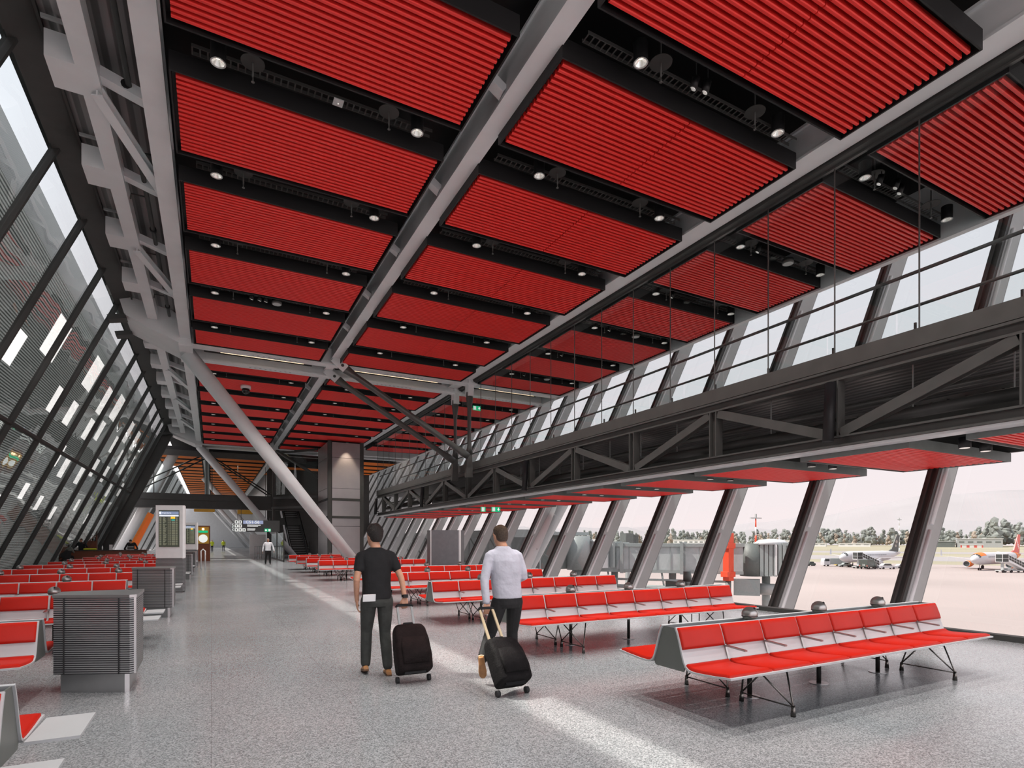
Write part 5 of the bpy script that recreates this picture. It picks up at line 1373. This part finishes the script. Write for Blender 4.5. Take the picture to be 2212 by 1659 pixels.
# hangar and low buildings over the runway
def block(label, name, cat, d, a, w, dep, h, m, roof, stripes=None):
    x, y = bw(d, a); t = thing(name, label, cat); t.matrix_world = Matrix.Translation((x, y, GZ)) @ Matrix.Rotation(-BR, 4, 'Z')
    MB().box(-w/2, w/2, 0, dep, 0, h).build('walls', m, t, world=False); MB().box(-w/2-.6, w/2+.6, -.6, dep+.6, h, h+.7).build('roof', roof, t, world=False)
    wm = MB(); n = max(3, int(w/9))
    for i in range(n): wm.box(-w/2+(i+.2)*w/n, -w/2+(i+.8)*w/n, -.1, 0, h*.55 if not stripes else .1, h*.72 if not stripes else h)
    wm.build('window_band', 'bridge_dark' if not stripes else stripes, t, world=False)
    return t
block('long grey hangar with pale roof across the airfield at the right', 'hangar', 'hangar', 1036, 84, 50, 30, 12, 'hangar', 'white')
block('lower dark hall at the left side of the grey hangar', 'hangar', 'hangar', 1036, 43, 27, 25, 8, 'bridge_dark', 'hangar')
block('red and white striped container row before the hangar', 'container_row', 'containers', 990, 72, 24, 3, 3.4, 'plane_pink', 'white', 'white')
block('low white building under the trees left of the dark tail', 'building', 'building', 1060, -70, 44, 14, 5, 'white', 'white')
block('second low white building under the trees farther left', 'building', 'building', 1060, -125, 30, 14, 5, 'white', 'white')
block('long pale building far behind the boarding bridge', 'building', 'building', 1100, -350, 60, 40, 11, 'white', 'white')
block('pale terminal roof between the floodlight mast and the mullion', 'building', 'building', 1100, -170, 50, 30, 10, 'white', 'white')
def mast(label, d, a, h, banded):
    x, y = cw(d, a); t = thing('light_mast', label, 'mast', (x, y, GZ))
    n = 6
    for i in range(n): MB().cyl((0, 0), .45-.04*i, i*h/n, (i+1)*h/n, 10, .41-.04*i).build('section', 'orange_red' if banded and i % 2 else 'white', t, world=False)
    MB().box(-2.6, 2.6, -.3, .3, h, h+.35).box(-.25, .25, -.25, .25, h, h+1.6).build('floodlights', 'steel_grey', t, world=False)
mast('tall red and white floodlight mast behind the boarding bridge', 190, 82, 17.0, True)
mast('thin white floodlight mast behind the dark tail', 420, 288, 25, False)
# boarding bridge outside
t = thing('boarding_bridge', 'long grey glazed boarding bridge outside the window wall', 'boarding bridge', (*cw(62, 20), GZ))
A = Vector((*cw(66, 10.5), 0)); Bp = Vector((*cw(58, 29.4), 0)); e = (Bp-A).normalized(); n = Vector((e.y, -e.x, 0))
L = (Bp-A).length
def Q(u, w, z): return A+e*u+n*w+Vector((0, 0, z))
def qbox(mb, u0, u1, w0, w1, z0, z1):
    return mb.add([Q(u, w, z) for z in (z0, z1) for w in (w0, w1) for u in (u0, u1)], [(0, 2, 3, 1), (4, 5, 7, 6), (0, 1, 5, 4), (2, 6, 7, 3), (0, 4, 6, 2), (1, 3, 7, 5)])
zb, zt = -1.95, 1.28
qbox(MB(), -1, 15.6, -1.5, 1.5, zb, zb+.35).build('floor_beam', 'bridge_grey', t)
qbox(MB(), -1, 15.6, -1.6, 1.6, zt-.35, zt).build('roof', 'bridge_grey', t)
g = MB()
for w in (-1.45, 1.45):
    u = -1
    while u < 15.5:
        u2 = min(u+1.5, 15.6); g.add([Q(u+.04, w, zb+.35), Q(u2-.04, w, zb+.35), Q(u2-.04, w, zt-.35), Q(u+.04, w, zt-.35)], [(0, 1, 2, 3)])
        if w > 0: qbox(MB(), u-.04, u+.04, w-.02, w+.06, zb+.3, zt-.3).build('mullion', 'bridge_grey', t)
        u += 1.5
g.build('panes', 'bridge_pane', t, fix=False)
for u in (2.5, 9.0): qbox(MB(), u, u+.35, -1.8, 1.8, zb-.1, zt+.12).build('portal', 'bridge_grey', t)
c0 = Q(16.2, .6, 0); MB().cyl((c0.x, c0.y), 1.25, zb-.15, zt, 28).build('rotunda', 'bridge_dark', t)
for i in range(5): qbox(MB(), 16.9+i*.42, 17.25+i*.42, -1.7, 1.7, zb-.1, zt-.1).build('hood_rib', 'bridge_grey', t)
qbox(MB(), 18.3, 18.5, -1.7, 1.75, zb, zt-.1).build('door_panel', 'white', t)
qbox(MB(), 19.0, 20.4, -1.9, 1.9, zb-.1, zt+.1).build('cab_head', 'bridge_grey', t)
for u in (19.3, 19.8): qbox(MB(), u, u+.22, 1.9, 1.94, zb+.3, zt-.2).build('cab_slot', 'bridge_dark', t)
MB().rings([(Q(18, 0, 0).x, Q(18, 0, 0).y, zt-.1, 2.2, 1.6), (Q(18, 0, 0).x, Q(18, 0, 0).y, zt+.35, 1.6, 1.0), (Q(18, 0, 0).x, Q(18, 0, 0).y, zt+.5, .3, .2)], 20).build('canopy', 'white', t)
qbox(MB(), 14.4, 16.9, .9, 2.2, zb-2.1, zb-.45).build('plant_box', 'bridge_grey', t)
MB().tube([Q(16.9, .6, zb-1.5), Q(18.7, .9, zb-1.5)], .6, 16).build('cylinder', 'steel_grey', t)
MB().tube([Q(-1, 1.2, zb-1.6), Q(14, 1.2, zb-1.6)], .22, 10).build('pipe', 'bridge_grey', t)
MB().tube([Q(-1, 1.2, zb-.8), Q(14, 1.2, zb-.8)], .12, 8).build('pipe', 'bridge_grey', t)
for u in (1, 4, 7, 10): MB().tube([Q(u, 1.2, zb), Q(u+.3, 1.2, zb-1.8)], .1, 8).build('pipe_bracket', 'bridge_grey', t)
for u in (1.5, 8.0, 17.5): MB().tube([Q(u, 0, zb), Q(u, 0, GZ)], .4, 14).build('leg', 'bridge_grey', t)
o_ = Q(13.9, 2.6, 0)
t = thing('bridge_column', 'orange red column of the boarding bridge with grey lower part', 'column', (o_.x, o_.y, GZ))
MB().bbox(o_.x-.38, o_.x+.38, o_.y-.38, o_.y+.38, zb-.6, zt+1.1, .03).build('upper', 'orange_red', t)
for z in (zt-.5, zb-.2): MB().bbox(o_.x-.62, o_.x+.56, o_.y-.45, o_.y+.45, z, z+.55, .03).build('collar', 'orange_red', t)
MB().cyl((o_.x, o_.y), .28, GZ, zb-.6, 14).build('lower', 'bridge_dark', t)
# second, farther bridge
x, y = cw(64, 7.5)
t = thing('boarding_bridge', 'farther grey boarding bridge tower with round drum seen through the windows', 'boarding bridge', (x, y, GZ))
MB().cyl((x, y), 1.3, -1.7, 2.1, 28).build('drum', 'bridge_grey', t); MB().box(x-7, x-.9, y+.5, y+3.6, -1.6, 2.3).build('corridor', 'bridge_dark', t)
MB().box(x-7.4, x+1.2, y-.4, y+4, 2.2, 2.55).build('roof', 'bridge_grey', t)
MB().box(x+1.5, x+3.0, y-1.6, y, -1.5, 1.5).build('lobby', 'white', t); MB().box(x+1.3, x+3.2, y-1.8, y+.2, 1.5, 1.75).build('lobby_roof', 'white', t)
MB().cyl((x, y), .7, GZ, -1.7, 16).build('leg', 'bridge_grey', t)
for i in range(3): MB().box(x+3.2+i*.45, x+3.55+i*.45, y-2.2, y-.6, -1.4, 1.5).build('hood_rib', 'bridge_grey', t)
t = thing('link_corridor', 'glazed link corridor running behind the far windows', 'corridor', (24, 60, GZ))
MB().box(23.6, 27.0, 44.5, 110, 1.9, 2.6).build('roof_slab', 'bridge_grey', t); MB().box(23.6, 27, 44.5, 110, -1.9, -1.5).build('floor_slab', 'bridge_grey', t)
MB().box(26.6, 26.7, 44.6, 110, -1.5, 1.9).build('panes', 'bridge_pane', t)
for i in range(11):
    y = 45+i*4.6
    MB().bar((23.7, y, -1.5), (23.7, y+4.4, 1.9), .16, .16).build('brace', 'bridge_grey', t); MB().bar((23.7, y, -1.5), (23.7, y, 1.9), .2, .2).build('post', 'bridge_grey', t)
x, y = cw(84, 17.2)
t = thing('bridge_cab', 'dark cab of another boarding bridge showing above the long bridge roof', 'cab', (x, y, GZ))
MB().box(x-.9, x+.5, y-.7, y+.7, 1.1, 2.7).build('cabin', 'bridge_dark', t)
for i in range(4): MB().box(x+.55+i*.25, x+.72+i*.25, y-.7, y+.7, 1.1, 2.5).build('rib', 'bridge_dark', t)
MB().box(x-.25, x+.25, y-.25, y+.25, GZ, 1.1).build('leg', 'bridge_grey', t)
x, y = cw(30, 9.3)
t = thing('plant_unit', 'dark grey rooftop duct unit outside behind the second bench', 'duct unit', (x, y, -4))
MB().bbox(x-.8, x+1.0, y-.8, y+.8, -8, -.55, .05).build('housing', 'bridge_dark', t); MB().cyl((x-.3, y-.3), .2, -.55, -.02, 16).build('flue', 'bridge_dark', t)

# ------------------------------------------------------------------ light
w = bpy.data.worlds.new('World'); SC.world = w; w.use_nodes = True
nt = w.node_tree; bg = nt.nodes['Background']
tc = nt.nodes.new('ShaderNodeTexCoord'); sx = nt.nodes.new('ShaderNodeSeparateXYZ'); rp = nt.nodes.new('ShaderNodeValToRGB')
rp.color_ramp.elements[0].position = .0; rp.color_ramp.elements[0].color = (.93, .82, .82, 1)
rp.color_ramp.elements[1].position = .55; rp.color_ramp.elements[1].color = (.80, .82, .88, 1)
e2 = rp.color_ramp.elements.new(.12); e2.color = (.90, .81, .83, 1)
nt.links.new(tc.outputs['Generated'], sx.inputs[0]); nt.links.new(sx.outputs['Z'], rp.inputs['Fac']); nt.links.new(rp.outputs[0], bg.inputs['Color'])
bg.inputs['Strength'].default_value = 1.9
sun = bpy.data.lights.new('sun', 'SUN'); so = bpy.data.objects.new('sun', sun); C.objects.link(so)
sun.energy = 9; sun.angle = R(.6); sun.color = (1, .93, .84)
so.rotation_euler = Vector((6.25, -4.5, -10.7)).to_track_quat('-Z', 'Y').to_euler(); so.location = (-40, 40, 60)
for y in (62, 75, 88, 101, 114, 127, 140): LIGHTS.append((2.3, y))  # fill lamps without fixtures, added to brighten the far concourse floor
for x in (.1, 3.66, 6.52, 10.08, 13.07, 16.6):
    for y in (.72, 4.13, 7.54):
        if (x, y) not in [(round(a, 2), round(b, 2)) for a, b in LIGHTS] and not any(abs(a-x) < .3 and abs(b-y) < .3 for a, b in LIGHTS): LIGHTS.append((x, y))
for i, (x, y) in enumerate(LIGHTS):
    l = bpy.data.lights.new('downlight_and_fill', 'SPOT'); l.energy = 560; l.spot_size = R(105); l.spot_blend = .8; l.color = (1, .95, .90); l.shadow_soft_size = .09
    o = bpy.data.objects.new('downlight_and_fill', l); C.objects.link(o); o.location = (x, y, ZP-.03); o.visible_glossy = False
l = bpy.data.lights.new('wall_washer', 'SPOT'); l.energy = 600; l.spot_size = R(62); l.spot_blend = .7; l.color = (1, .8, .6); l.shadow_soft_size = .04
o = bpy.data.objects.new('wall_washer', l); C.objects.link(o); o.location = (9.75, 46.7, 9.6)
o.rotation_euler = Vector((0, .12, -1)).to_track_quat('-Z', 'Y').to_euler()
vs = SC.view_settings; vs.view_transform = 'Standard'; vs.look = 'None'; vs.gamma = 1; vs.use_curve_mapping = False; vs.exposure = 0.28
SC.cycles.use_denoising = True
SC.cycles.max_bounces = 8; SC.cycles.diffuse_bounces = 4; SC.cycles.glossy_bounces = 4; SC.cycles.transparent_max_bounces = 16; SC.cycles.caustics_reflective = False; SC.cycles.caustics_refractive = False
